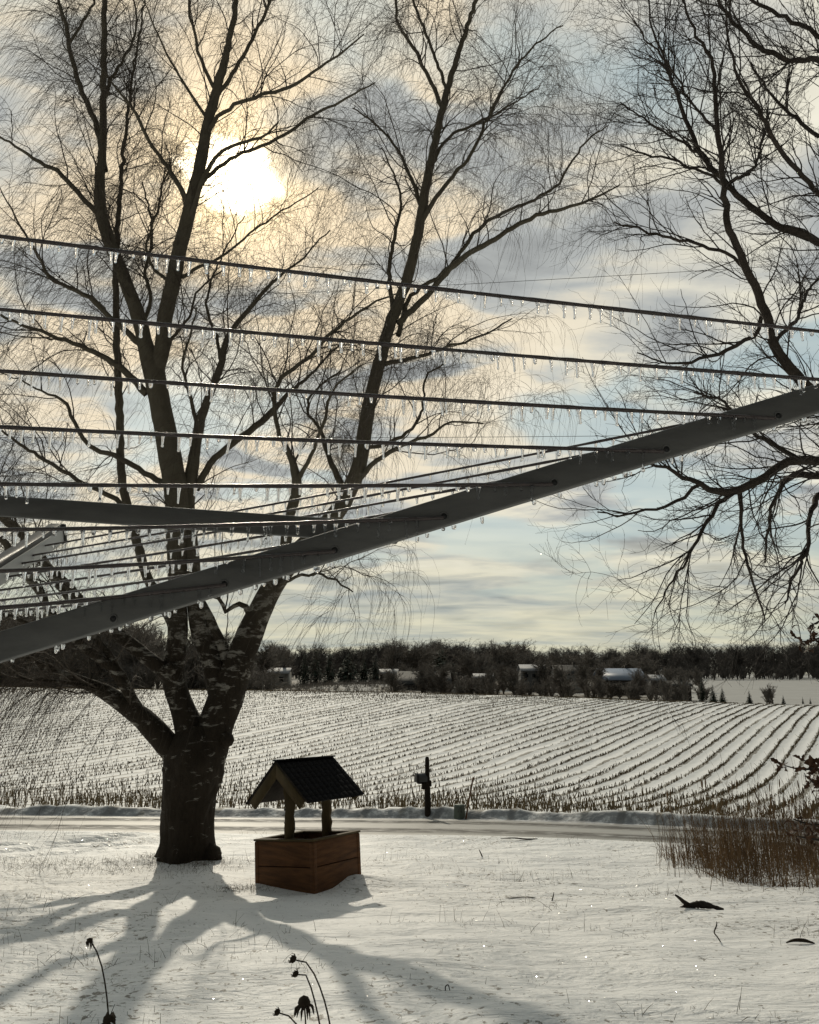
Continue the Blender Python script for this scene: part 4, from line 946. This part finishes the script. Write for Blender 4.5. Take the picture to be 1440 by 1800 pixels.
# ------------------------------------------------------------------ fallen branch and sticks
def debris():
    g = G(1232, 1598); Y = g[1]
    root = empty('fallen_branch', g, 'thick dark fallen branch with one upturned fork lying on the snow before the reeds', 'branch')
    b = MB(); pts = [(1190,1600,4),(1204,1595,9),(1218,1591,12),(1234,1590,12),(1250,1593,9),(1262,1596,6),(1272,1598,3)]
    s = spline(np.array([[*P(px, py, Y), wd * .5 * mpp(Y)] for px, py, wd in pts]), 30); b.tubes(s[:, :3], s[:, 3] * (1 + .12 * RNG.normal(size=30)), 9)
    b.obj('limb', M['post'], root, True, g)
    b = MB(); s = spline(np.array([[*P(px, py, Y), wd * .5 * mpp(Y)] for px, py, wd in [(1212,1592,9),(1202,1585,7),(1194,1578,5),(1187,1573,3)]]), 12); b.tubes(s[:, :3], s[:, 3], 7)
    b.obj('fork', M['post'], root, True, g)
    def stick(name, pts, label, cat, Ypx):
        g = G(*Ypx); Y = g[1]; s = spline(np.array([[*P(px, py, Y), wd * .5 * mpp(Y)] for px, py, wd in pts]), 14)
        b = MB(); b.tubes(s[:, :3], s[:, 3], 6); o = b.obj(name, M['dead'], None, True, g); o.location = g; tag(o, label, cat)
    stick('dead_stem', [(1268,1658,2),(1262,1648,2),(1256,1640,2.2),(1260,1625,2),(1260,1620,1)], 'crooked thin dead stem standing in the snow below the fallen branch', 'dead stem', (1264, 1656))
    stick('dead_stem', [(970,1585,2),(972,1578,2),(974,1568,1)], 'tiny upright dead stem left of the fallen branch', 'dead stem', (971, 1584))
    stick('dead_stem', [(783,1742,1.8),(784,1733,1.8),(787,1731,1.8),(791,1741,1.2)], 'short bent dead stem in the tree shadow in the foreground', 'dead stem', (785, 1742))
    stick('dead_stem', [(848,1506,2),(845,1499,2),(842,1493,1)], 'single thin weed leaning on the lawn below the mailbox', 'dead stem', (847, 1506))
    stick('twig', [(885,1580,1),(905,1578,1.6),(930,1577,1.8),(948,1580,1.4),(962,1581,1)], 'slender fallen twig lying on the snow in mid lawn', 'twig', (920, 1580))
    stick('bark_piece', [(1382,1657,2),(1395,1653,5),(1412,1653,6),(1432,1658,2)], 'flat dark piece of bark on the snow near the right edge', 'bark', (1405, 1660))
    stick('twig', [(880,1474,1),(905,1473,2),(925,1475,2.2),(945,1474,1)], 'dark twig on the crest of the lawn by the road', 'twig', (910, 1477))
debris()

# ------------------------------------------------------------------ leafy oak sapling at the right edge
def sapling():
    Y = 5.6; x0 = P(1530, 1600, Y)[0]; g = np.array([x0, Y, H(x0, Y)])
    root = empty('oak_sapling', g, 'young oak holding withered dark leaves just outside the right edge', 'sapling')
    b = MB(); paths = []
    def br(pts, y1=0.0):
        s = spline(np.array([[*P(px, py, Y + y1), wd * .5 * mpp(Y)] for px, py, wd in pts]), 18); b.tubes(s[:, :3], s[:, 3], 6); return s
    br([(1530,1900,16),(1525,1600,14),(1515,1300,11),(1500,1060,8),(1490,950,4)])
    tips = []
    for pts in ([(1515,1330,7),(1470,1350,5),(1430,1352,4),(1395,1350,2.5),(1378,1345,1.5)], [(1518,1400,7),(1470,1400,5),(1435,1380,4),(1420,1365,2)],
                [(1518,1420,8),(1470,1445,5),(1430,1450,4),(1395,1440,2)], [(1520,1480,7),(1470,1480,5),(1430,1475,4),(1400,1470,2)],
                [(1500,1080,6),(1465,1110,4),(1430,1125,3),(1410,1128,2)], [(1498,1050,5),(1460,1080,4),(1435,1095,3),(1425,1100,1.5)], [(1515,1300,6),(1470,1330,4),(1430,1345,3),(1412,1335,1.5)]):
        tips.append(br(pts, RNG.uniform(-.15, .15)))
    b.obj('trunk', M['twig'], root, True, g)
    lb = MB()
    for s in tips:
        for k in range(26):
            i = RNG.integers(6, 18); c = s[i, :3] + RNG.normal(0, .022, 3); d = RNG.normal(0, 1, 3) + np.array([-.6, 0, -.5]); d /= np.linalg.norm(d)
            e = np.cross(d, RNG.normal(0, 1, 3)); e /= np.linalg.norm(e); L = RNG.uniform(.045, .085); wv = L * RNG.uniform(.2, .3); up = np.cross(d, e)
            outl = [(0, 0), (.18, .55), (.3, .4), (.45, .95), (.58, .6), (.75, .8), (1, 0)]
            v = [c + d * L * t + e * wv * q + up * (.012 * math.sin(t * 3) + abs(q) * .008) for t, q in outl] + [c + d * L * t - e * wv * q + up * (.012 * math.sin(t * 3) + abs(q) * .008) for t, q in outl[1:-1]] + [c + d * L * t + up * .012 * math.sin(t * 3) for t in (.3, .6)]
            m = len(outl); f = [(0, 1, m + 5), (1, 2, m + 5), (2, 3, m + 5), (3, m + 6, m + 5), (3, 4, m + 6), (4, 5, m + 6), (5, 6, m + 6), (6, m + 4, m + 6), (m + 4, m + 3, m + 6), (m + 3, m + 2, m + 6), (m + 2, m + 5, m + 6), (m + 2, m + 1, m + 5), (m + 1, m, m + 5), (m, 0, m + 5)]
            lb.add(v, None, f)
    lb.obj('leaves', M['leaf'], root, False, g)
sapling()

# ------------------------------------------------------------------ utility wires
def wires():
    for (a, b_, lab) in (((791, 501), (1096, 485), 'upper utility wire crossing the sky along the road'), ((178, 772), (1115, 767), 'lower utility wire crossing the sky along the road')):
        Y = 19.5; p0, p1 = P(*a, Y), P(*b_, Y); d = (p1 - p0) / (p1[0] - p0[0]); xs = np.linspace(-45, 45, 60)
        pts = p0[None] + (xs - p0[0])[:, None] * d[None]; pts[:, 2] += (xs / 45)**2 * 1.2
        b = MB(); b.tubes(pts, np.full(60, 0.006), 5); o = b.obj('utility_wire', M['cable'], None, True, pts[0]); o.location = pts[0]; tag(o, lab, 'wire')
wires()

# ------------------------------------------------------------------ far side: trees, houses, wood
def bare_template(seed, Hh=11.0, spread=0.55, thick=1.0, dens=1.0, t0=0.22):
    global RNG
    keep = RNG; RNG = np.random.default_rng(seed)
    t = MB(); c = MB(); K = 9
    p, r = grow(np.array([[0, 0, -0.5]]), np.array([[0, 0, 1.0]]), np.array([Hh * 0.75]), np.array([0.16 * thick]), K, 0.06, 0.1, 0, (0, 0, 0), 0.3); t.tubes(p, r, 6)
    s, d, rr, _ = spawn(list(p), list(r), 3.2 * dens, t0, (0.4, 0.9)); d[:, 2] += 0.35
    p1, q1 = grow(s, d, Hh * spread * RNG.uniform(.5, 1.0, len(s)), np.clip(rr * .55, .03, .1) * thick, 7, 0.14, 0.12, 0.02, (0, 0, 0), 0.3); t.tubes(p1, q1, 4)
    s, d, rr, _ = spawn(list(p1), list(q1), 2.0 * dens, 0.15, (0.4, 1.0)); d[:, 2] += 0.1
    p2, q2 = grow(s, d, Hh * .16 * RNG.uniform(.5, 1.3, len(s)), np.clip(rr * .6, .02, .045) * thick, 5, 0.16, 0.05, 0.02, (0, 0, 0), 0.5); c.tubes(p2, q2, 3)
    s, d, rr, _ = spawn(list(p2), list(q2), 2.6 * dens, 0.1, (0.4, 1.1))
    p3, q3 = grow(s, d, Hh * .075 * RNG.uniform(.5, 1.4, len(s)), np.full(len(s), .017) * thick, 4, 0.18, 0.03, 0.05, (0, 0, 0), 0.6); c.tubes(p3, q3, 3)
    RNG = keep
    return t, c
def conifer_template(seed, Hh=10.0, wid=0.26, dens=1.0):
    rg = np.random.default_rng(seed); t = MB(); c = MB()
    t.tubes(np.array([[0, 0, -.5], [0, 0, Hh * .5], [0, 0, Hh * .97]]), np.array([.17, .1, .03]), 6)
    nl = int(34 * dens)
    for k in range(nl):
        f = (k + .5) / nl; z = Hh * (0.05 + 0.95 * f); R = Hh * wid * (1 - f)**0.85 + 0.15; nb = int(6 + 9 * (1 - f))
        for j in range(nb):
            a = rg.uniform(0, 6.283); L = R * rg.uniform(.6, 1.1); o_ = np.array([math.cos(a), math.sin(a), 0]); sd_ = np.array([-o_[1], o_[0], 0])
            for q in range(4):
                t0 = rg.uniform(.1, .9); cc = np.array([0, 0, z]) + o_ * L * t0 + np.array([0, 0, -L * t0 * .28 + rg.normal(0, .1)]); wv = L * .22 * rg.uniform(.6, 1.3); tip = o_ * wv * 1.2 + np.array([0, 0, -wv * .7])
                side = sd_ * wv * rg.choice([-1, 1]); up = np.array([0, 0, wv * .35])
                c.add([cc, cc + side * .8 + tip * .3, cc + tip, cc - side * .5 + tip * .4 + up * .3], [(0, 1, 2, 3)])
    return t, c
def tmpl(tc, name): 
    t, c = tc; return t.mesh(name + '_trunk'), c.mesh(name + '_crown', False)
bare_meshes = [tmpl(bare_template(100 + i, 11.0, [.55, .42, .6][i], 1.9, [1.3, 1.5, 1.4][i], .12), 'bare') for i in range(3)]
shrub_meshes = [tmpl(bare_template(200 + i, 3.6, .75, 1.3, 2.6, .02), 'shrub') for i in range(2)]
con_meshes = [tmpl(conifer_template(300 + i, 10.0, [.24, .30, .42][i]), 'conifer') for i in range(3)]
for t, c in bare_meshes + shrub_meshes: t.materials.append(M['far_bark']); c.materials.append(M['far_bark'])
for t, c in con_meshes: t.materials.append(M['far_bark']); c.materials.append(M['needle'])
def plant(name, meshes, x, y, hs, ws, label, cat, group, rot=None, sink=0.0):
    z = H(x, y) - sink; o = empty(name, (x, y, z), label, cat, group); o.scale = (ws, ws, hs); o.rotation_euler.z = RNG.uniform(0, 6.28) if rot is None else rot
    link('trunk', meshes[0], None, o); link('crown', meshes[1], None, o); return o
def atpx(px, Y): return P(px, 1190, Y)[0]
GC = 'dark conifers beyond the field'
for i, (px, top, Y, wq, v, lab) in enumerate([
    (535,1140,215,.9,0,'dark spruce at the left end of the conifer row beyond the field'), (554,1127,218,1.0,0,'tallest pointed spruce of the conifer row beyond the field'), (579,1134,216,.95,0,'pointed spruce next to the tallest one of the conifer row'),
    (612,1143,220,1.2,2,'broad dark conifer in the middle of the conifer row'), (640,1148,214,1.0,1,'lower dark conifer near the right end of the row'), (659,1145,216,1.0,1,'dark conifer at the right end of the row by the white shed'),
    (776,1136,222,1.35,2,'large round dark evergreen standing right of the long low barn'), (725,1168,210,1.0,1,'small dark conifer behind the long low barn'),
    (1251,1201,150,1.0,1,'bushy conifer left of the open far field'), (1268,1206,152,1.0,1,'squat conifer beside the open far field'), (1233,1184,165,.7,0,'thin dark conifer rising behind the dark shed'),
    (1315,1212,150,1.0,1,'full little conifer alone at the edge of the open far field'), (1374,1221,150,.9,1,'small conifer right of the bare bush at the open far field'), (1408,1224,150,.8,0,'slim small conifer near the right edge of the far field'), (1421,1225,150,.8,0,'outermost small conifer at the right edge of the far field')]):
    x = atpx(px, Y); hgt = P(px, top, Y)[2] - H(x, Y)
    plant('conifer', con_meshes[v], x, Y, hgt / 10.0, hgt / 10.0 * wq, lab, 'conifer', GC)
# deciduous trees one can tell apart
GB = 'bare trees between the houses'
for i, (px, top, Y, wq) in enumerate([(480,1128,230,1.2),(500,1122,240,1.1),(690,1128,262,1.3),(715,1124,268,1.5),(740,1126,275,1.3),(765,1130,285,1.2),(830,1136,245,1.3),(855,1138,250,1.3),(880,1132,258,1.3),(905,1130,262,1.2),(930,1136,255,1.2),(1050,1140,255,1.6),(1075,1146,240,1.5),(1100,1138,262,1.4),(1130,1150,240,1.5),(985,1142,270,1.3),(1010,1140,285,1.3),(960,1150,235,1.0),(1180,1165,225,1.4),(1205,1164,228,1.4),(1230,1170,230,1.2),(910,1122,300,1.2)]):
    x = atpx(px, Y); hgt = P(px, top + 10, Y)[2] - H(x, Y); plant('bare_tree', bare_meshes[i % 3], x, Y, hgt / 11.0, hgt / 11.0 * wq, 'leafless grey tree among the houses beyond the field', 'tree', GB)
GF = 'bare trees in front of the houses'
for i in range(20):
    px = RNG.uniform(690, 1180); Y = RNG.uniform(160, 200); x = atpx(px, Y); hgt = max(2.5, P(px, RNG.uniform(1165, 1192), Y)[2] - H(x, Y)); plant('bare_tree', bare_meshes[i % 3], x, Y, hgt / 11.0, hgt / 11.0 * RNG.uniform(.9, 1.4), 'leafless small tree in front of the houses beyond the field', 'tree', GF)
GS = 'bare bushes along the field edge'
for i in range(46):
    px = RNG.uniform(790, 1250); Y = RNG.uniform(150, 185); x = atpx(px, Y); py = RNG.uniform(1190, 1206) if px < 1150 else RNG.uniform(1200, 1215)
    hgt = max(1.5, P(px, py, Y)[2] - H(x, Y)); plant('bush', shrub_meshes[i % 2], x, Y, hgt / 3.6, hgt / 3.6 * RNG.uniform(.9, 1.4), 'leafless brush at the far edge of the field', 'bush', GS)
for i, px in enumerate([1349, 1356, 1345, 1200, 1168]):
    Y = 152; x = atpx(px, Y); hgt = P(px, 1208 if px > 1300 else 1190, Y)[2] - H(x, Y); plant('bush', shrub_meshes[i % 2], x, Y, hgt / 3.6, hgt / 3.6 * .8, 'leafless brush at the far edge of the field', 'bush', GS)
GL = 'bare trees behind the birch'
for i in range(44):
    px = RNG.uniform(-60, 480); Y = RNG.uniform(135, 190); x = atpx(px, Y); top = np.interp(px, [-60, 0, 100, 200, 300, 400, 480], [1085, 1090, 1085, 1098, 1112, 1120, 1130]) + RNG.uniform(-6, 30)
    hgt = P(px, top, Y)[2] - H(x, Y); plant('bare_tree', bare_meshes[i % 3], x, Y, hgt / 11.0, hgt / 11.0 * RNG.uniform(1.0, 1.5), 'leafless tree in the thicket behind the birch', 'tree', GL)
for i in range(30):
    px = RNG.uniform(-60, 480); Y = RNG.uniform(128, 150); x = atpx(px, Y); hgt = max(2, P(px, RNG.uniform(1165, 1190), Y)[2] - H(x, Y)); plant('bush', shrub_meshes[i % 2], x, Y, hgt / 3.6, hgt / 3.6 * RNG.uniform(1, 1.5), 'leafless bush at the foot of the thicket behind the birch', 'bush', 'bushes behind the birch')
# snowy scrub slope
b = MB()
def scrub():
    n = 900; x = RNG.uniform(-34, 12, n); y = RNG.uniform(165, 205, n); z = height(x, y)
    for k in range(n):
        m = 7; s = np.repeat(np.array([[x[k], y[k], z[k] - .1]]), m, 0); d = RNG.normal(0, .5, (m, 3)); d[:, 2] = 1
        p, r = grow(s, d, RNG.uniform(.5, 1.6, m), np.full(m, .03), 4, .2, 0, .1); b.tubes(p, r, 3)
scrub(); tag(b.obj('scrub', M['far_bark'], None, True), 'low scrub on the snowy slope below the conifers', 'scrub', None, 'stuff')
# far wood, one mass
def far_wood():
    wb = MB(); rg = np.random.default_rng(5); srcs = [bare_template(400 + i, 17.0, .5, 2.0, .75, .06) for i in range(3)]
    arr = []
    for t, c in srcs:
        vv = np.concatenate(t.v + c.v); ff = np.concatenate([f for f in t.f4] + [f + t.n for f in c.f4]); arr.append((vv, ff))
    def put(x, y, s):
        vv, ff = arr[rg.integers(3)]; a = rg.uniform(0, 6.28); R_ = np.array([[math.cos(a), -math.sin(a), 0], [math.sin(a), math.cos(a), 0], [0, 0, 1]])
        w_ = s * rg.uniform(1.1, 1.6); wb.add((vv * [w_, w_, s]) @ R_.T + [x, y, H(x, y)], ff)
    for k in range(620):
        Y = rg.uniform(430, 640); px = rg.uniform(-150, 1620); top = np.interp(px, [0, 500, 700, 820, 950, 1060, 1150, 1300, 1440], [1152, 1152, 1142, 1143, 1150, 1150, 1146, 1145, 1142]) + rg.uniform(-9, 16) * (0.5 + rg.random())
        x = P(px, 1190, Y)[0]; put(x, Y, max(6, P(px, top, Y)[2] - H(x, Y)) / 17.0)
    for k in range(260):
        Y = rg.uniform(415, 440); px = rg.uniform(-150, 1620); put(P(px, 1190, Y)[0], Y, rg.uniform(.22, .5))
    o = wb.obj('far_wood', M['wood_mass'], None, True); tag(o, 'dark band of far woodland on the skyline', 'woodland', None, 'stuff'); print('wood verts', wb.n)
far_wood()
# houses
def house(name, px0, px1, eave, ridge, basepy, Y, wall, roof, label, cat, depth=8.0, win=3, ov=0.35):
    x0, x1 = P(px0, basepy, Y)[0], P(px1, basepy, Y)[0]; ze = P(px0, eave, Y)[2]; zr = P(px0, ridge, Y + depth / 2)[2]; zb = min(P(px0, basepy, Y)[2], H((x0 + x1) / 2, Y)) - .3
    c = np.array([(x0 + x1) / 2, Y + depth / 2, zb]); root = empty(name, c, label, cat)
    b = MB(); v = []
    for xx in (x0, x1): v += [(xx, Y, zb), (xx, Y + depth, zb), (xx, Y + depth, ze), (xx, Y + depth / 2, zr - .12), (xx, Y, ze)]
    b.add(v, [(0, 5, 9, 4), (1, 2, 7, 6), (4, 9, 8, 3), (3, 8, 7, 2)], [(0, 4, 1), (1, 4, 2), (2, 4, 3), (5, 6, 9), (6, 7, 9), (7, 8, 9)]); b.obj('wall', M[wall], root, False, c)
    b = MB()
    for s in (0, 1):
        ye = Y - ov if s == 0 else Y + depth + ov; sl = (zr - ze) / (depth / 2); z_e = ze - sl * ov
        lo = np.array([0, ye, z_e]); hi = np.array([0, Y + depth / 2, zr]); vv = []
        for xx in (x0 - ov, x1 + ov):
            for q in (lo, hi): vv += [(xx, q[1], q[2]), (xx, q[1], q[2] + .16)]
        b.add(vv, [(0, 1, 3, 2), (4, 6, 7, 5), (0, 4, 5, 1), (2, 3, 7, 6), (0, 2, 6, 4), (1, 5, 7, 3)])
    b.obj('roof', M[roof], root, False, c)
    hh = ze - max(zb + .3, H((x0 + x1) / 2, Y))
    for k in range(win):
        xc = x0 + (x1 - x0) * (k + .6) / (win + .4); b = MB(); b.box((xc, Y - .02, ze - 1.3), (.55, 0, 0), (0, .04, 0), (0, 0, .6)); f = b.obj('window', M['wall_pale'], root, False, c)
        b = MB(); b.box((xc, Y - .065, ze - 1.3), (.46, 0, 0), (0, .01, 0), (0, 0, .5)); b.obj('pane', M['glass'], f, False, c)
    b = MB(); xc = x0 + (x1 - x0) * .12; b.box((xc, Y - .03, ze - 1.5), (.5, 0, 0), (0, .04, 0), (0, 0, 1.1)); b.obj('door', M['wall_brown'], root, False, c)
    b = MB(); b.box((x0 + (x1 - x0) * .7, Y + depth * .55, zr + .3), (.35, 0, 0), (0, .35, 0), (0, 0, .6)); b.obj('chimney', M['wall_brown'], root, False, c)
house('barn', 700, 792, 1203, 1181, 1214, 178, 'wall_brown', 'roof_dark', 'long low barn with a wide dark roof just beyond the field crest', 'barn', 16, 2)
house('house', 918, 962, 1179, 1169, 1195, 235, 'wall_grey', 'roof_snow', 'grey house with a thin snowy roof left of the pale-walled house', 'house', 9)
house('house', 978, 1033, 1186, 1170, 1200, 225, 'wall_pale', 'roof_dark', 'pale-walled house with a dark roof between the grey house and blue-roofed barn', 'house', 9)
house('barn', 1062, 1137, 1195, 1176, 1214, 205, 'wall_brown', 'roof_blue', 'barn with a long bluish metal roof', 'barn', 12, 3)
house('shed', 1148, 1170, 1196, 1187, 1206, 210, 'wall_grey', 'roof_snow', 'small shed with a snow-covered roof right of the blue-roofed barn', 'shed', 6, 1)
house('shed', 1182, 1216, 1206, 1198, 1224, 165, 'wall_brown', 'roof_dark', 'dark shed among bare bushes near the open far field', 'shed', 6, 1)
house('shed', 836, 868, 1192, 1185, 1202, 200, 'wall_grey', 'roof_snow', 'low shed with a snowy roof right of the round evergreen', 'shed', 7, 1)
house('shed', 668, 698, 1184, 1177, 1196, 215, 'wall_pale', 'roof_snow', 'white shed between the conifer row and the long barn', 'shed', 7, 1)
house('house', 470, 506, 1184, 1175, 1196, 205, 'wall_pale', 'roof_snow', 'small white house left of the conifer row', 'house', 7, 2)
house('house', 688, 706, 1160, 1152, 1178, 320, 'wall_pale', 'roof_snow', 'farthest white house half hidden among bare trees above the conifers', 'house', 8, 1)
print('scene built')
